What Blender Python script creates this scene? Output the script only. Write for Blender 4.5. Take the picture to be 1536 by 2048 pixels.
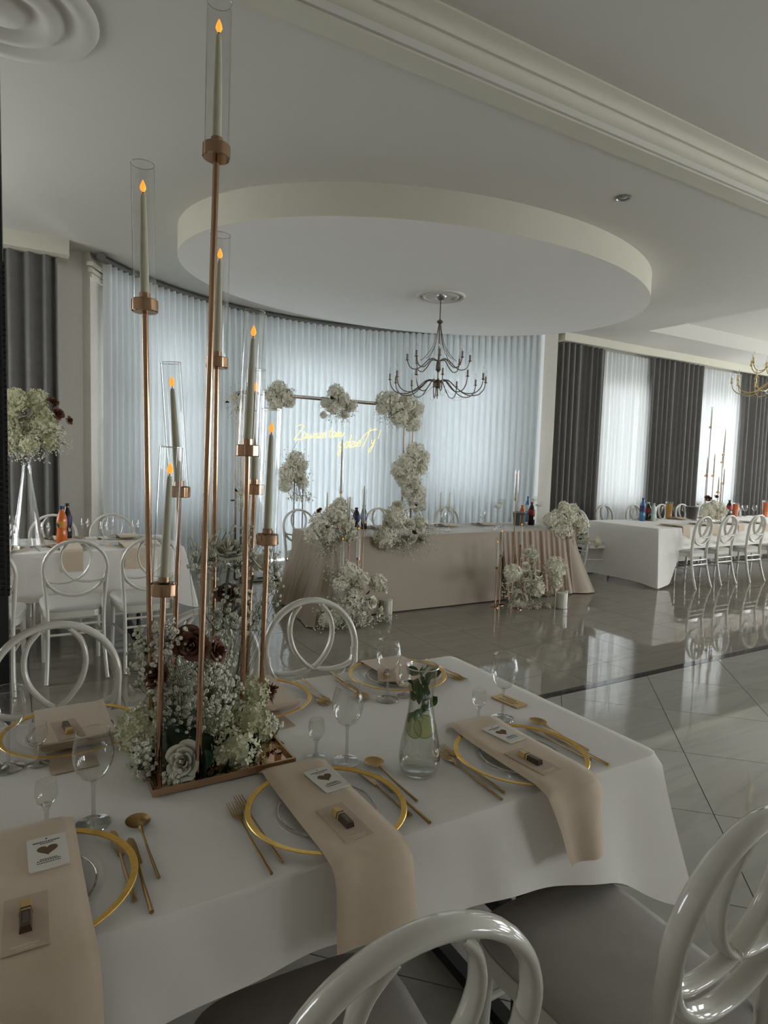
import bpy, math, random
from mathutils import Vector, Matrix
sin, cos, pi, hyp = math.sin, math.cos, math.pi, math.hypot
RND = random.Random(11)
for o in list(bpy.data.objects): bpy.data.objects.remove(o)
SC = bpy.context.scene
COL = SC.collection

# ------------------------------------------------------------------ camera
CAM_H, YAW, PITCH, ROLL, FPX = 1.48, 0.53383, -0.07794, 0.03008, 1255.0
_f = Vector((sin(YAW)*cos(PITCH), cos(YAW)*cos(PITCH), sin(PITCH)))
_r0 = Vector((cos(YAW), -sin(YAW), 0)); _u0 = _r0.cross(_f)
_r = cos(ROLL)*_r0 + sin(ROLL)*_u0; _u = -sin(ROLL)*_r0 + cos(ROLL)*_u0
cam_d = bpy.data.cameras.new('camera'); cam = bpy.data.objects.new('camera', cam_d); COL.objects.link(cam)
cam_d.sensor_fit = 'VERTICAL'; cam_d.sensor_height = 32.0; cam_d.sensor_width = 24.0
cam_d.lens = FPX/2048*32.0; cam_d.clip_start = 0.02; cam_d.clip_end = 200
cam.matrix_world = Matrix((( _r.x, _u.x, -_f.x, 0), (_r.y, _u.y, -_f.y, 0), (_r.z, _u.z, -_f.z, CAM_H), (0, 0, 0, 1)))
SC.camera = cam

def at_y(px, py, Y):
    d = (px-768)/FPX*_r - (py-1024)/FPX*_u + _f; t = Y/d.y
    return Vector((d.x*t, Y, CAM_H+d.z*t))
def at_z(px, py, Z):
    d = (px-768)/FPX*_r - (py-1024)/FPX*_u + _f; t = (Z-CAM_H)/d.z
    return Vector((d.x*t, d.y*t, Z))

# ------------------------------------------------------------------ world, daylight, exposure
W = bpy.data.worlds.new('overcast_sky'); SC.world = W; W.use_nodes = True
wn = W.node_tree.nodes; wl = W.node_tree.links
bg = wn['Background']; bg.inputs[0].default_value = (0.93, 0.965, 1.0, 1); bg.inputs[1].default_value = 3.0
SC.view_settings.view_transform = 'Standard'; SC.view_settings.look = 'None'
SC.view_settings.gamma = 1.0; SC.view_settings.use_curve_mapping = False
SC.view_settings.exposure = 0.12
SC.cycles.use_denoising = True
SC.cycles.max_bounces = 6; SC.cycles.diffuse_bounces = 4; SC.cycles.glossy_bounces = 2
SC.cycles.use_adaptive_sampling = True; SC.cycles.adaptive_threshold = 0.12; SC.cycles.adaptive_min_samples = 16
SC.cycles.transmission_bounces = 4; SC.cycles.transparent_max_bounces = 12
SC.cycles.sample_clamp_indirect = 6.0
SC.cycles.caustics_reflective = False; SC.cycles.caustics_refractive = False

SKY_L = 12.6
def daylight(c, sx, sz, yaw, k=1.0):
    """overcast daylight entering one window opening: fills the opening just outside the panes"""
    L = bpy.data.lights.new('daylight', 'AREA'); L.shape = 'RECTANGLE'; L.size = sx; L.size_y = sz
    L.energy = k*SKY_L*pi*sx*sz; L.color = (0.95, 0.97, 1.0)
    o = bpy.data.objects.new('daylight', L); COL.objects.link(o)
    o.location = c; o.rotation_euler = (pi/2, 0, yaw)
    return o

# ------------------------------------------------------------------ mesh builder
class MB:
    def __init__(s): s.v = []; s.f = []
    def add(s, vs, fs):
        n = len(s.v); s.v += [tuple(p) for p in vs]; s.f += [tuple(i+n for i in q) for q in fs]; return s
    def box(s, x0, x1, y0, y1, z0, z1):
        return s.add([(x0,y0,z0),(x1,y0,z0),(x1,y1,z0),(x0,y1,z0),(x0,y0,z1),(x1,y0,z1),(x1,y1,z1),(x0,y1,z1)],
                     [(3,2,1,0),(4,5,6,7),(0,1,5,4),(1,2,6,5),(2,3,7,6),(3,0,4,7)])
    def prism(s, poly, z0, z1, m=None):
        n = len(poly); vs = [Vector((x,y,z0)) for x,y in poly]+[Vector((x,y,z1)) for x,y in poly]
        if m: vs = [m @ p for p in vs]
        return s.add(vs, [tuple(range(n-1,-1,-1)), tuple(range(n,2*n))]+[(i,(i+1)%n,n+(i+1)%n,n+i) for i in range(n)])
    def lathe(s, prof, n=16, c=(0,0,0), capb=False, capt=False):
        vs = []; fs = []
        for r, z in prof:
            for i in range(n): vs.append((c[0]+r*cos(2*pi*i/n), c[1]+r*sin(2*pi*i/n), c[2]+z))
        for k in range(len(prof)-1):
            for i in range(n):
                j = (i+1) % n; fs.append((k*n+i, k*n+j, (k+1)*n+j, (k+1)*n+i))
        if capb: fs.append(tuple(range(n-1,-1,-1)))
        if capt: fs.append(tuple(range((len(prof)-1)*n, len(prof)*n)))
        return s.add(vs, fs)
    def tube(s, path, r, n=8, closed=False, ref=None, b=None, caps=True):
        """r: radius or list; b: second half-axis along ref (elliptical section)"""
        P = [Vector(p) for p in path]; m = len(P); vs = []; fs = []
        nrm = Vector(ref) if ref is not None else None
        prev = None
        for k in range(m):
            if closed: t = P[(k+1) % m]-P[k-1]
            else: t = P[min(k+1,m-1)]-P[max(k-1,0)]
            t = t.normalized() if t.length > 1e-9 else Vector((0,0,1))
            if nrm is not None: a = (nrm - t*nrm.dot(t)).normalized()
            else:
                if prev is None:
                    g = Vector((0,0,1)) if abs(t.z) < .9 else Vector((1,0,0)); a = (g-t*g.dot(t)).normalized()
                else: a = (prev-t*prev.dot(t)).normalized()
                prev = a
            c = t.cross(a); rr = r[k] if isinstance(r, (list,tuple)) else r
            bb = (b[k] if isinstance(b, (list,tuple)) else b) if b is not None else rr
            for i in range(n):
                an = 2*pi*i/n; vs.append(P[k]+a*(bb*cos(an))+c*(rr*sin(an)))
        for k in range(m if closed else m-1):
            k2 = (k+1) % m
            for i in range(n):
                j = (i+1) % n; fs.append((k*n+i, k*n+j, k2*n+j, k2*n+i))
        if caps and not closed: fs += [tuple(range(n-1,-1,-1)), tuple(range((m-1)*n, m*n))]
        return s.add(vs, fs)
    def cyl(s, a, b, r, n=10, r2=None):
        return s.tube([a,b], [r, r if r2 is None else r2], n)
    def grid(s, fn, nu, nv, wrap=False):
        vs = []; fs = []
        for j in range(nv+1):
            for i in range(nu if wrap else nu+1): vs.append(fn(i/nu, j/nv))
        w = nu if wrap else nu+1
        for j in range(nv):
            for i in range(nu):
                i2 = (i+1) % w if wrap else i+1
                fs.append((j*w+i, j*w+i2, (j+1)*w+i2, (j+1)*w+i))
        return s.add(vs, fs)
    def sphere(s, c, r, n=10, m=7, sz=1.0):
        prof = [(max(r*sin(pi*k/m), r*.02), -r*sz*cos(pi*k/m)) for k in range(m+1)]
        return s.lathe(prof, n, c)
    def mesh(s, name, mat, smooth=True, angle=40):
        me = bpy.data.meshes.new(name); me.from_pydata(s.v, [], s.f); me.update()
        if mat is not None: me.materials.append(mat)
        if smooth:
            me.polygons.foreach_set('use_smooth', [True]*len(me.polygons)); me.set_sharp_from_angle(angle=math.radians(angle))
        return me
    def build(s, name, mat, parent=None, smooth=True, angle=40):
        return put(name, s.mesh(name, mat, smooth, angle), parent)

def put(name, me, parent=None, loc=None, rot=None, scale=None):
    o = bpy.data.objects.new(name, me); COL.objects.link(o)
    if parent is not None: o.parent = parent
    if loc is not None: o.location = loc
    if rot is not None: o.rotation_euler = rot
    if scale is not None: o.scale = scale if hasattr(scale, '__len__') else (scale,)*3
    return o
def tag(o, label=None, cat=None, group=None, kind=None):
    if label: o['label'] = label
    if cat: o['category'] = cat
    if group: o['group'] = group
    if kind: o['kind'] = kind
    return o
def thing(name, label, cat, loc=(0,0,0), rotz=0.0, group=None, kind=None):
    o = bpy.data.objects.new(name, None); COL.objects.link(o); o.empty_display_size = .05
    o.location = loc; o.rotation_euler = (0, 0, rotz)
    return tag(o, label, cat, group, kind)
def dup(root, loc=None, rotz=None, label=None, group=None, scale=None):
    r = root.copy(); COL.objects.link(r)
    if loc is not None: r.location = loc
    if rotz is not None: r.rotation_euler = (0, 0, rotz)
    if scale is not None: r.scale = (scale,)*3
    if label: r['label'] = label
    if group: r['group'] = group
    for ch in CH(root):
        c = ch.copy(); COL.objects.link(c); c.parent = r
        for g in CH(ch):
            d = g.copy(); COL.objects.link(d); d.parent = c
    return r
def CH(o): return [c for c in o.children]

# ------------------------------------------------------------------ materials (all procedural)
def nd(nt, t, **kw):
    n = nt.nodes.new(t)
    for k, v in kw.items(): setattr(n, k, v)
    return n
def mat(name, col, rough=.5, metal=0., var=.06, scale=25., bump=0., bscale=200., spec=.5, coat=0., emit=None, es=0., trans=0., ior=1.45, sheen=0., alpha=1., coords='Object', dist=.002):
    m = bpy.data.materials.new(name); m.use_nodes = True; nt = m.node_tree; p = nt.nodes['Principled BSDF']
    tc = nd(nt, 'ShaderNodeTexCoord')
    nz = nd(nt, 'ShaderNodeTexNoise'); nz.inputs['Scale'].default_value = scale; nz.inputs['Detail'].default_value = 4
    nt.links.new(tc.outputs[coords], nz.inputs['Vector'])
    mx = nd(nt, 'ShaderNodeMix', data_type='RGBA')
    a = [max(0, c*(1-var)) for c in col[:3]]; b = [min(1, c*(1+var)) for c in col[:3]]
    mx.inputs[6].default_value = (*a, 1); mx.inputs[7].default_value = (*b, 1)
    nt.links.new(nz.outputs['Fac'], mx.inputs[0]); nt.links.new(mx.outputs[2], p.inputs['Base Color'])
    p.inputs['Roughness'].default_value = rough; p.inputs['Metallic'].default_value = metal
    p.inputs['Specular IOR Level'].default_value = spec; p.inputs['Coat Weight'].default_value = coat
    p.inputs['Transmission Weight'].default_value = trans; p.inputs['IOR'].default_value = ior
    p.inputs['Sheen Weight'].default_value = sheen
    if emit: p.inputs['Emission Color'].default_value = (*emit, 1); p.inputs['Emission Strength'].default_value = es
    if bump:
        n2 = nd(nt, 'ShaderNodeTexNoise'); n2.inputs['Scale'].default_value = bscale; n2.inputs['Detail'].default_value = 3
        nt.links.new(tc.outputs[coords], n2.inputs['Vector'])
        bp = nd(nt, 'ShaderNodeBump'); bp.inputs['Strength'].default_value = bump; bp.inputs['Distance'].default_value = dist
        nt.links.new(n2.outputs['Fac'], bp.inputs['Height']); nt.links.new(bp.outputs['Normal'], p.inputs['Normal'])
    return m
def sheer(name, col, tr, tl):
    """woven voile: some light straight through, some scattered through, some reflected"""
    m = bpy.data.materials.new(name); m.use_nodes = True; nt = m.node_tree; nt.nodes.remove(nt.nodes['Principled BSDF'])
    out = nt.nodes['Material Output']
    tc = nd(nt, 'ShaderNodeTexCoord'); nz = nd(nt, 'ShaderNodeTexNoise'); nz.inputs['Scale'].default_value = 60
    nt.links.new(tc.outputs['Object'], nz.inputs['Vector'])
    mx = nd(nt, 'ShaderNodeMix', data_type='RGBA'); mx.inputs[6].default_value = (*[c*.95 for c in col], 1); mx.inputs[7].default_value = (*col, 1)
    nt.links.new(nz.outputs['Fac'], mx.inputs[0])
    df = nd(nt, 'ShaderNodeBsdfDiffuse'); tlb = nd(nt, 'ShaderNodeBsdfTranslucent'); trb = nd(nt, 'ShaderNodeBsdfTransparent')
    nt.links.new(mx.outputs[2], df.inputs[0]); nt.links.new(mx.outputs[2], tlb.inputs[0])
    m1 = nd(nt, 'ShaderNodeMixShader'); m1.inputs[0].default_value = tl
    nt.links.new(df.outputs[0], m1.inputs[1]); nt.links.new(tlb.outputs[0], m1.inputs[2])
    if tr <= 0: nt.links.new(m1.outputs[0], out.inputs['Surface']); return m
    m2 = nd(nt, 'ShaderNodeMixShader'); m2.inputs[0].default_value = tr
    nt.links.new(m1.outputs[0], m2.inputs[1]); nt.links.new(trb.outputs[0], m2.inputs[2])
    nt.links.new(m2.outputs[0], out.inputs['Surface'])
    return m
def thin_glass(name, tint=(.97,.98,.97), ior=1.5, extra=0.0, rough=0.0, power=4.0):
    """thin pane or blown wall: passes light straight, mirrors by Fresnel"""
    m = bpy.data.materials.new(name); m.use_nodes = True; nt = m.node_tree; nt.nodes.remove(nt.nodes['Principled BSDF'])
    out = nt.nodes['Material Output']
    tc = nd(nt, 'ShaderNodeTexCoord'); nz = nd(nt, 'ShaderNodeTexNoise'); nz.inputs['Scale'].default_value = 8
    nt.links.new(tc.outputs['Object'], nz.inputs['Vector'])
    mx = nd(nt, 'ShaderNodeMix', data_type='RGBA'); mx.inputs[6].default_value = (*[c*.985 for c in tint], 1); mx.inputs[7].default_value = (*tint, 1)
    nt.links.new(nz.outputs['Fac'], mx.inputs[0])
    t = nd(nt, 'ShaderNodeBsdfTransparent'); g = nd(nt, 'ShaderNodeBsdfGlossy'); g.inputs['Roughness'].default_value = rough
    nt.links.new(mx.outputs[2], t.inputs[0])
    lw = nd(nt, 'ShaderNodeLayerWeight'); lw.inputs[0].default_value = .5          # Schlick's Fresnel, the same from both sides of the wall
    pw = nd(nt, 'ShaderNodeMath', operation='POWER'); pw.inputs[1].default_value = power; nt.links.new(lw.outputs['Facing'], pw.inputs[0])
    f0 = ((ior-1)/(ior+1))**2*1.8+extra
    ad = nd(nt, 'ShaderNodeMath', operation='MULTIPLY_ADD'); ad.use_clamp = True; ad.inputs[1].default_value = 1-f0; ad.inputs[2].default_value = f0
    nt.links.new(pw.outputs[0], ad.inputs[0])
    ms = nd(nt, 'ShaderNodeMixShader'); nt.links.new(ad.outputs[0], ms.inputs[0]); nt.links.new(t.outputs[0], ms.inputs[1]); nt.links.new(g.outputs[0], ms.inputs[2])
    nt.links.new(ms.outputs[0], out.inputs['Surface'])
    return m
def marble(name, base, vein, rough, vs=1.3):
    m = mat(name, base, rough, var=0.0); nt = m.node_tree; p = nt.nodes['Principled BSDF']
    ge = nd(nt, 'ShaderNodeNewGeometry'); oi = nd(nt, 'ShaderNodeObjectInfo')
    ad = nd(nt, 'ShaderNodeVectorMath', operation='ADD'); sc = nd(nt, 'ShaderNodeMath', operation='MULTIPLY'); sc.inputs[1].default_value = 40
    cb = nd(nt, 'ShaderNodeCombineXYZ'); nt.links.new(oi.outputs['Random'], sc.inputs[0]); nt.links.new(sc.outputs[0], cb.inputs[0]); nt.links.new(sc.outputs[0], cb.inputs[2])
    nt.links.new(ge.outputs['Position'], ad.inputs[0]); nt.links.new(cb.outputs[0], ad.inputs[1])
    mp = nd(nt, 'ShaderNodeMapping'); mp.inputs['Rotation'].default_value = (0, 0, .6); mp.inputs['Scale'].default_value = (vs*.35, vs*2.6, vs)
    nt.links.new(ad.outputs[0], mp.inputs[0])
    nz = nd(nt, 'ShaderNodeTexNoise'); nz.inputs['Scale'].default_value = 1.5; nz.inputs['Detail'].default_value = 7; nz.inputs['Distortion'].default_value = .5
    nt.links.new(mp.outputs[0], nz.inputs['Vector'])
    cr = nd(nt, 'ShaderNodeValToRGB'); e = cr.color_ramp.elements
    e[0].position = .44; e[0].color = (*base, 1); e[1].position = .56; e[1].color = (*[c*1.06 for c in base], 1)
    k = cr.color_ramp.elements.new(.495); k.color = (*vein, 1)
    nt.links.new(nz.outputs['Fac'], cr.inputs[0])
    n2 = nd(nt, 'ShaderNodeTexNoise'); n2.inputs['Scale'].default_value = .8; nt.links.new(ad.outputs[0], n2.inputs['Vector'])
    mx = nd(nt, 'ShaderNodeMix', data_type='RGBA'); mx.inputs[7].default_value = (*base, 1)
    nt.links.new(n2.outputs['Fac'], mx.inputs[0]); nt.links.new(cr.outputs[0], mx.inputs[6]); nt.links.new(mx.outputs[2], p.inputs['Base Color'])
    return m

MT = {}
MT['wall'] = mat('warm_white_wall_paint', (.66,.63,.565), .7, bump=.05, bscale=120, coords='Object')
MT['ceil'] = mat('matt_white_ceiling_paint', (.66,.64,.59), .85, var=.02, scale=3)
MT['ceil_w'] = mat('lighter_panel_white', (.93,.905,.87), .8, var=.015, scale=3)  # oval panel underside, whiter than the ceiling around it
MT['cream'] = mat('cream_moulding_paint', (.66,.64,.53), .6, var=.03, scale=6)
MT['tile'] = marble('polished_aligned_marble_tile', (.285,.262,.22), (.24,.222,.188), .03)
MT['tile2'] = marble('polished_diagonal_marble_tile', (.40,.385,.345), (.335,.322,.29), .035)
MT['grout'] = mat('dark_floor_grout', (.10,.095,.085), .8)
MT['strip'] = marble('black_marble_strip', (.035,.035,.033), (.12,.12,.11), .06)
MT['dark_curtain'] = mat('charcoal_curtain_cloth', (.15,.145,.135), .85, var=.2, scale=12, bump=.2, bscale=500, sheen=.3)
MT['voile'] = sheer('pleated_white_voile', (.88,.925,.945), 0, .042)
MT['voile2'] = sheer('loose_white_voile', (.90,.925,.93), .04, .024)
MT['voile3'] = sheer('plain_white_voile', (.95,.925,.89), 0, .78)
MT['frame_white'] = mat('white_window_frame', (.75,.75,.73), .35)
MT['pane'] = thin_glass('window_pane_glass', (.95,.97,.97))
MT['steel'] = mat('brushed_steel', (.45,.45,.45), .3, 1.0)
MT['rail'] = mat('grey_curtain_rail', (.22,.22,.21), .5)
MT['bronze'] = mat('dark_bronze_metal', (.20,.165,.135), .3, 1.0, var=.15)
MT['gold2'] = mat('gilt_metal', (.75,.58,.28), .25, 1.0)
MT['rose_gold'] = mat('polished_rose_gold', (.52,.335,.22), .13, 1.0, var=.04)
MT['rose_gold_mirror'] = mat('rose_gold_mirror_plate', (.66,.45,.33), .05, 1.0, var=.03)
MT['gold'] = mat('brushed_gold_cutlery', (.50,.34,.15), .28, 1.0, var=.08, scale=60)
MT['gold_rim'] = mat('gold_leaf_rim', (.80,.50,.11), .30, .85, var=.2, scale=80)
MT['resin'] = mat('glossy_white_resin', (.70,.68,.61), .10, var=.03, coat=.6)
MT['cushion'] = mat('grey_seat_cushion', (.38,.355,.33), .8, var=.06, bump=.15, bscale=400)
MT['cushion_w'] = mat('pale_seat_pad', (.52,.51,.48), .7, bump=.1, bscale=400)
MT['linen'] = mat('white_table_linen', (.88,.85,.80), .8, var=.025, scale=9, bump=.12, bscale=700, sheen=.2)
MT['satin'] = mat('taupe_satin', (.345,.275,.20), .45, var=.05, scale=8, bump=.05, bscale=500, sheen=.3)
MT['brown_satin'] = mat('brown_pleated_satin', (.27,.185,.12), .45, var=.08, scale=8, sheen=.3)
MT['napkin'] = mat('taupe_napkin_cloth', (.70,.57,.43), .8, var=.05, scale=40, bump=.2, bscale=900, sheen=.2)
MT['kraft'] = mat('kraft_card', (.58,.46,.35), .8, var=.06, scale=90)
MT['card'] = mat('white_card', (.80,.77,.71), .6, var=.02)
MT['ink'] = mat('dark_print', (.06,.06,.055), .7)
MT['heart'] = mat('brown_print_heart', (.15,.085,.035), .6)
MT['choc'] = mat('brown_wrapper', (.07,.04,.03), .3)
MT['foil'] = mat('gold_foil', (.70,.50,.22), .3, .8, var=.15, scale=120)
MT['glass'] = thin_glass('blown_glass', (.975,.98,.975), 1.5, .03, 0, 2.6)
MT['plate_glass'] = thin_glass('pressed_plate_glass', (.995,.995,.992), 1.3, .012, .0, 5)
MT['glass_rim'] = thin_glass('ground_glass_rim', (.97,.98,.97), 1.5, .45, .08, 2)
MT['glass_stem'] = thin_glass('drawn_glass_stem', (.96,.97,.96), 1.5, .14, 0, 2)
MT['tubeglass'] = thin_glass('candle_tube_glass', (.97,.975,.97), 1.45, .02, 0, 3)
MT['solid_glass'] = mat('solid_clear_glass', (.97,.98,.97), .0, trans=1.0, ior=1.5, var=0)
MT['water'] = thin_glass('water', (.965,.98,.965), 1.33, .01, 0, 2.2)
MT['wax'] = mat('olive_ivory_wax', (.70,.67,.50), .45, var=.04)
MT['wax_w'] = mat('ivory_pillar_wax', (.68,.66,.55), .5)
MT['flame'] = mat('led_flame', (1.,.5,.08), .5, emit=(1.,.33,.03), es=1.15, var=.1)
MT['wick'] = mat('black_wick', (.02,.02,.02), .8)
MT['neon'] = mat('warm_neon_tube', (.5,.4,.1), .4, emit=(1.,.80,.24), es=1.25, var=.03)
MT['petal_w'] = mat('ivory_petals', (.82,.79,.68), .6, var=.08, scale=30, sheen=.2)
MT['petal_c'] = mat('cream_green_petals', (.74,.73,.50), .6, var=.12, scale=30, sheen=.2)
MT['petal_far'] = mat('ivory_bloom', (.80,.77,.63), .7, var=.12, scale=18, sheen=.2)
MT['petal_b'] = mat('brown_rose_petals', (.15,.06,.032), .6, var=.25, scale=25)
MT['gyp'] = mat('babys_breath_white', (.80,.79,.67), .7, var=.12, scale=60)
MT['gyp_far'] = mat('babys_breath_pale', (.66,.65,.53), .7, var=.2, scale=30)
MT['stem'] = mat('green_stem', (.10,.115,.055), .6, var=.2)
MT['leaf'] = mat('dark_green_leaf', (.012,.03,.014), .35, var=.25, scale=40)
MT['mint'] = mat('mint_leaf', (.055,.14,.025), .4, var=.3, scale=60, bump=.3, bscale=150)
MT['lemon'] = mat('lime_flesh', (.74,.76,.34), .4, var=.2, scale=90)
MT['peel'] = mat('lime_peel', (.34,.48,.09), .4, var=.15)
MT['black'] = mat('black_plastic', (.018,.018,.018), .45)
MT['mesh_metal'] = mat('black_speaker_grille', (.035,.037,.04), .5, .3)
MT['black_steel'] = mat('black_powder_coat', (.015,.015,.016), .5)
MT['orange'] = mat('orange_soda', (.75,.16,.015), .2, var=.06, coat=.6)
MT['orange_juice'] = mat('orange_juice', (.70,.33,.03), .25, var=.06, coat=.6)
MT['cola'] = mat('cola', (.018,.008,.006), .1, coat=.6)
MT['blue_pet'] = mat('blue_bottle_plastic', (.04,.17,.36), .15, coat=.6)
MT['clear_pet'] = mat('clear_green_plastic', (.42,.52,.46), .15, coat=.5)
MT['red_label'] = mat('red_label', (.32,.03,.03), .4)
MT['blue_label'] = mat('navy_label', (.03,.03,.12), .4)
MT['paving'] = mat('pale_bounce_paving', (.58,.575,.54), .9, var=.1, scale=2)
MT['pot'] = mat('grey_metal_pot', (.16,.155,.15), .4, .5)
MT['soil'] = mat('wet_foam', (.03,.05,.02), .9)

# ================================================================== THE ROOM
X0, X1, Y0, YW = -3.2, 14.2, -4.2, 7.4      # left wall, right wall, wall behind, far wall
ZC, ZN = 3.57, 3.74                          # ceiling over the hall, ceiling nearer than the cornice
BC, BR = Vector((3.74, 4.97, 0)), 4.12       # the bay: centre and wall radius
def bay(deg, r, z=0): a = math.radians(deg); return Vector((BC.x+r*sin(a), BC.y+r*cos(a), z))
def struct(name, mb, m, parent=None, smooth=False, label=None):
    o = mb.build(name, m, parent, smooth)
    if parent is None: tag(o, label, None, None, 'structure')
    return o

# ---- floor: bed, tiles set square beyond the dark strip, tiles set diagonally before it
fb = MB(); fb.box(X0, X1, Y0, 9.3, -.06, -.004)
floor = struct('floor', fb, MT['grout'], label='polished marble tile floor with a black border strip')
struct('border_strip', MB().box(X0, X1, 2.842, 2.905, -.02, .0005), MT['strip'], floor)
TX, TY, JG = .48, .60, .0020
def tile_poly(poly):
    mb = MB(); n = len(poly)
    vs = [(x,y,-.004) for x,y in poly]+[(x,y,0) for x,y in poly]
    fs = [tuple(range(n, 2*n))]+[(i, (i+1) % n, n+(i+1) % n, n+i) for i in range(n)]
    mb.add(vs, fs); return mb
def rect(x0, x1, y0, y1): return [(x0+JG,y0+JG),(x1-JG,y0+JG),(x1-JG,y1-JG),(x0+JG,y1-JG)]
full_me = tile_poly(rect(0, TX, 0, TY)).mesh('floor_tile', MT['tile'], False)
row0_me = tile_poly(rect(0, TX, 2.905-2.59, TY)).mesh('floor_tile', MT['tile'], False)
rest = MB()
def add_mb(a, b): a.add(b.v, b.f)
ci0, ci1 = int((X0-3.91)/TX)-1, int((X1-3.91)/TX)+1
for j in range(-1, 10):
    for i in range(ci0, ci1+1):
        x = 3.91+i*TX; y = 3.19+j*TY
        if x+TX < X0 or x > X1: continue
        near = -.3 <= x <= 10.6 and y < 7.0
        if near: put('floor_tile', row0_me if j == -1 else full_me, floor, (x, y, 0))
        elif y < YW-.1 or hyp(x+TX/2-BC.x, y+TY/2-BC.y) < BR+.4:
            add_mb(rest, tile_poly(rect(x, x+TX, max(y, 2.905), y+TY)))
o = rest.build('floor_tiles', MT['tile'], floor, False); tag(o, kind='stuff')
def clip_y(poly, ymax):
    out = []
    for i, p in enumerate(poly):
        q = poly[(i+1) % len(poly)]
        if p[1] <= ymax: out.append(p)
        if (p[1]-ymax)*(q[1]-ymax) < 0:
            t = (ymax-p[1])/(q[1]-p[1]); out.append((p[0]+t*(q[0]-p[0]), ymax))
    return out
rest = MB(); D = .868; h = D/2
dia = [(0,-h+.003),(h-.003,0),(0,h-.003),(-h+.003,0)]
dia_me = tile_poly(dia).mesh('floor_tile', MT['tile2'], False)
for a in range(-12, 14):
    for b in range(-12, 16):
        u = 1.095+(a+.5)*D; v = 4.978+(b+.5)*D; x = (u+v)/2; y = (v-u)/2
        if not (X0-.3 < x < X1+.3 and Y0-.3 < y < 2.84+h): continue
        near = .8 < x < 7.4 and y > .3 and x < y*3.2+2
        if y+h <= 2.84 and near: put('floor_tile', dia_me, floor, (x, y, 0)); continue
        pl = clip_y([(x+p, y+q) for p, q in dia], 2.838)
        if len(pl) < 3: continue
        t = tile_poly(pl)
        if near: t.build('floor_tile', MT['tile2'], floor, False)
        else: add_mb(rest, t)
o = rest.build('floor_tiles', MT['tile2'], floor, False); tag(o, kind='stuff')

# ---- ceiling with the coffer, the elliptical drop and the cornice
cb = MB(); CX0, CX1, CY0, CY1 = 8.22, 13.0, 3.6, 6.27
cb.box(X0, CX0, 2.83, 9.3, ZC, ZC+.3); cb.box(CX1, X1, 2.83, 9.3, ZC, ZC+.3)
cb.box(CX0, CX1, 2.83, CY0, ZC, ZC+.3); cb.box(CX0, CX1, CY1, 9.3, ZC, ZC+.3)
cb.box(CX0-.1, CX1+.1, CY0-.1, CY1+.1, 3.80, 3.9)
cb.box(X0, X1, Y0, 2.86, ZN, ZN+.2)
ceiling = struct('ceiling', cb, MT['ceil'], label='matt white ceiling with a sunken coffer')
EC, EA, EB, EZ = Vector((3.94, 5.77, 0)), 2.66, 1.865, 3.32
eb = MB(); N = 128
eb.add([(EC.x+EA*cos(2*pi*i/N), EC.y+EB*sin(2*pi*i/N), z) for z in (EZ, ZC) for i in range(N)],
       [(i,(i+1) % N,N+(i+1) % N,N+i) for i in range(N)])
o = eb.build('ceiling_ellipse', MT['cream'], None, True, 60)
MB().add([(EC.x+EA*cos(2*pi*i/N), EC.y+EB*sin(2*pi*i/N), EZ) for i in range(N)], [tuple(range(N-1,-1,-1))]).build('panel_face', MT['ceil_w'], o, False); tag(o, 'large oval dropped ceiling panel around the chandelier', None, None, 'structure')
o.name = 'trim_2'
prof = [(2.70,ZN),(2.70,ZN-.012),(2.715,ZN-.02),(2.735,ZN-.028),(2.757,ZN-.046),(2.767,ZN-.066),(2.768,ZN-.072),(2.785,ZN-.074),(2.786,ZN-.082),(2.79,ZN-.094),(2.803,ZN-.114),(2.82,ZN-.126),(2.832,ZN-.13),(2.832,ZN-.142),(2.85,ZN-.146),(2.85,ZC-.012),(2.985,ZC-.012),(2.985,ZC),(2.99,ZN)]
co = MB(); n = len(prof)
co.add([(x,y,z) for x in (X0, X1) for y, z in prof], [(i,i+1,n+i+1,n+i) for i in range(n-1)]+[tuple(range(n)), tuple(range(2*n-1,n-1,-1))])
struct('trim_1', co, MT['cream'], None, True, 'long cream cornice moulding across the ceiling')

# ---- walls
def pierced(x0, x1, z0, z1, holes, mk):
    """boxes around rectangular holes (hx0,hx1,hz0,hz1); mk(x0,x1,z0,z1) adds one"""
    xs = sorted(set([x0, x1]+[h[0] for h in holes]+[h[1] for h in holes]))
    for a, b in zip(xs, xs[1:]):
        hs = sorted([(h[2], h[3]) for h in holes if h[0] <= a+1e-6 and h[1] >= b-1e-6]); z = z0
        for p, q in hs:
            if p > z+1e-6: mk(a, b, z, p)
            z = q
        if z < z1-1e-6: mk(a, b, z, z1)
JL, JR = .66, 7.02                           # jambs of the bay
wl_ = MB(); pierced(X0, JL, 0, ZC, [(-1.9, .15, .9, 2.95)], lambda a,b,p,q: wl_.box(a,b,YW,YW+.3,p,q))
struct('wall_far_left', wl_, MT['wall'])
RW = [(8.55, 9.75, .92, 2.95), (11.2, 12.5, .92, 2.95)]
wr_ = MB(); pierced(JR+.1, X1, 0, ZC, RW, lambda a,b,p,q: wr_.box(a,b,YW,YW+.3,p,q))
struct('wall_far_right', wr_, MT['wall'])
BW = [(-38.5, -23.0, .92, 3.02), (-10.5, 18.5, .05, 3.05), (29.0, 48.5, 1.0, 3.0)]
wb = MB()
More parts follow.
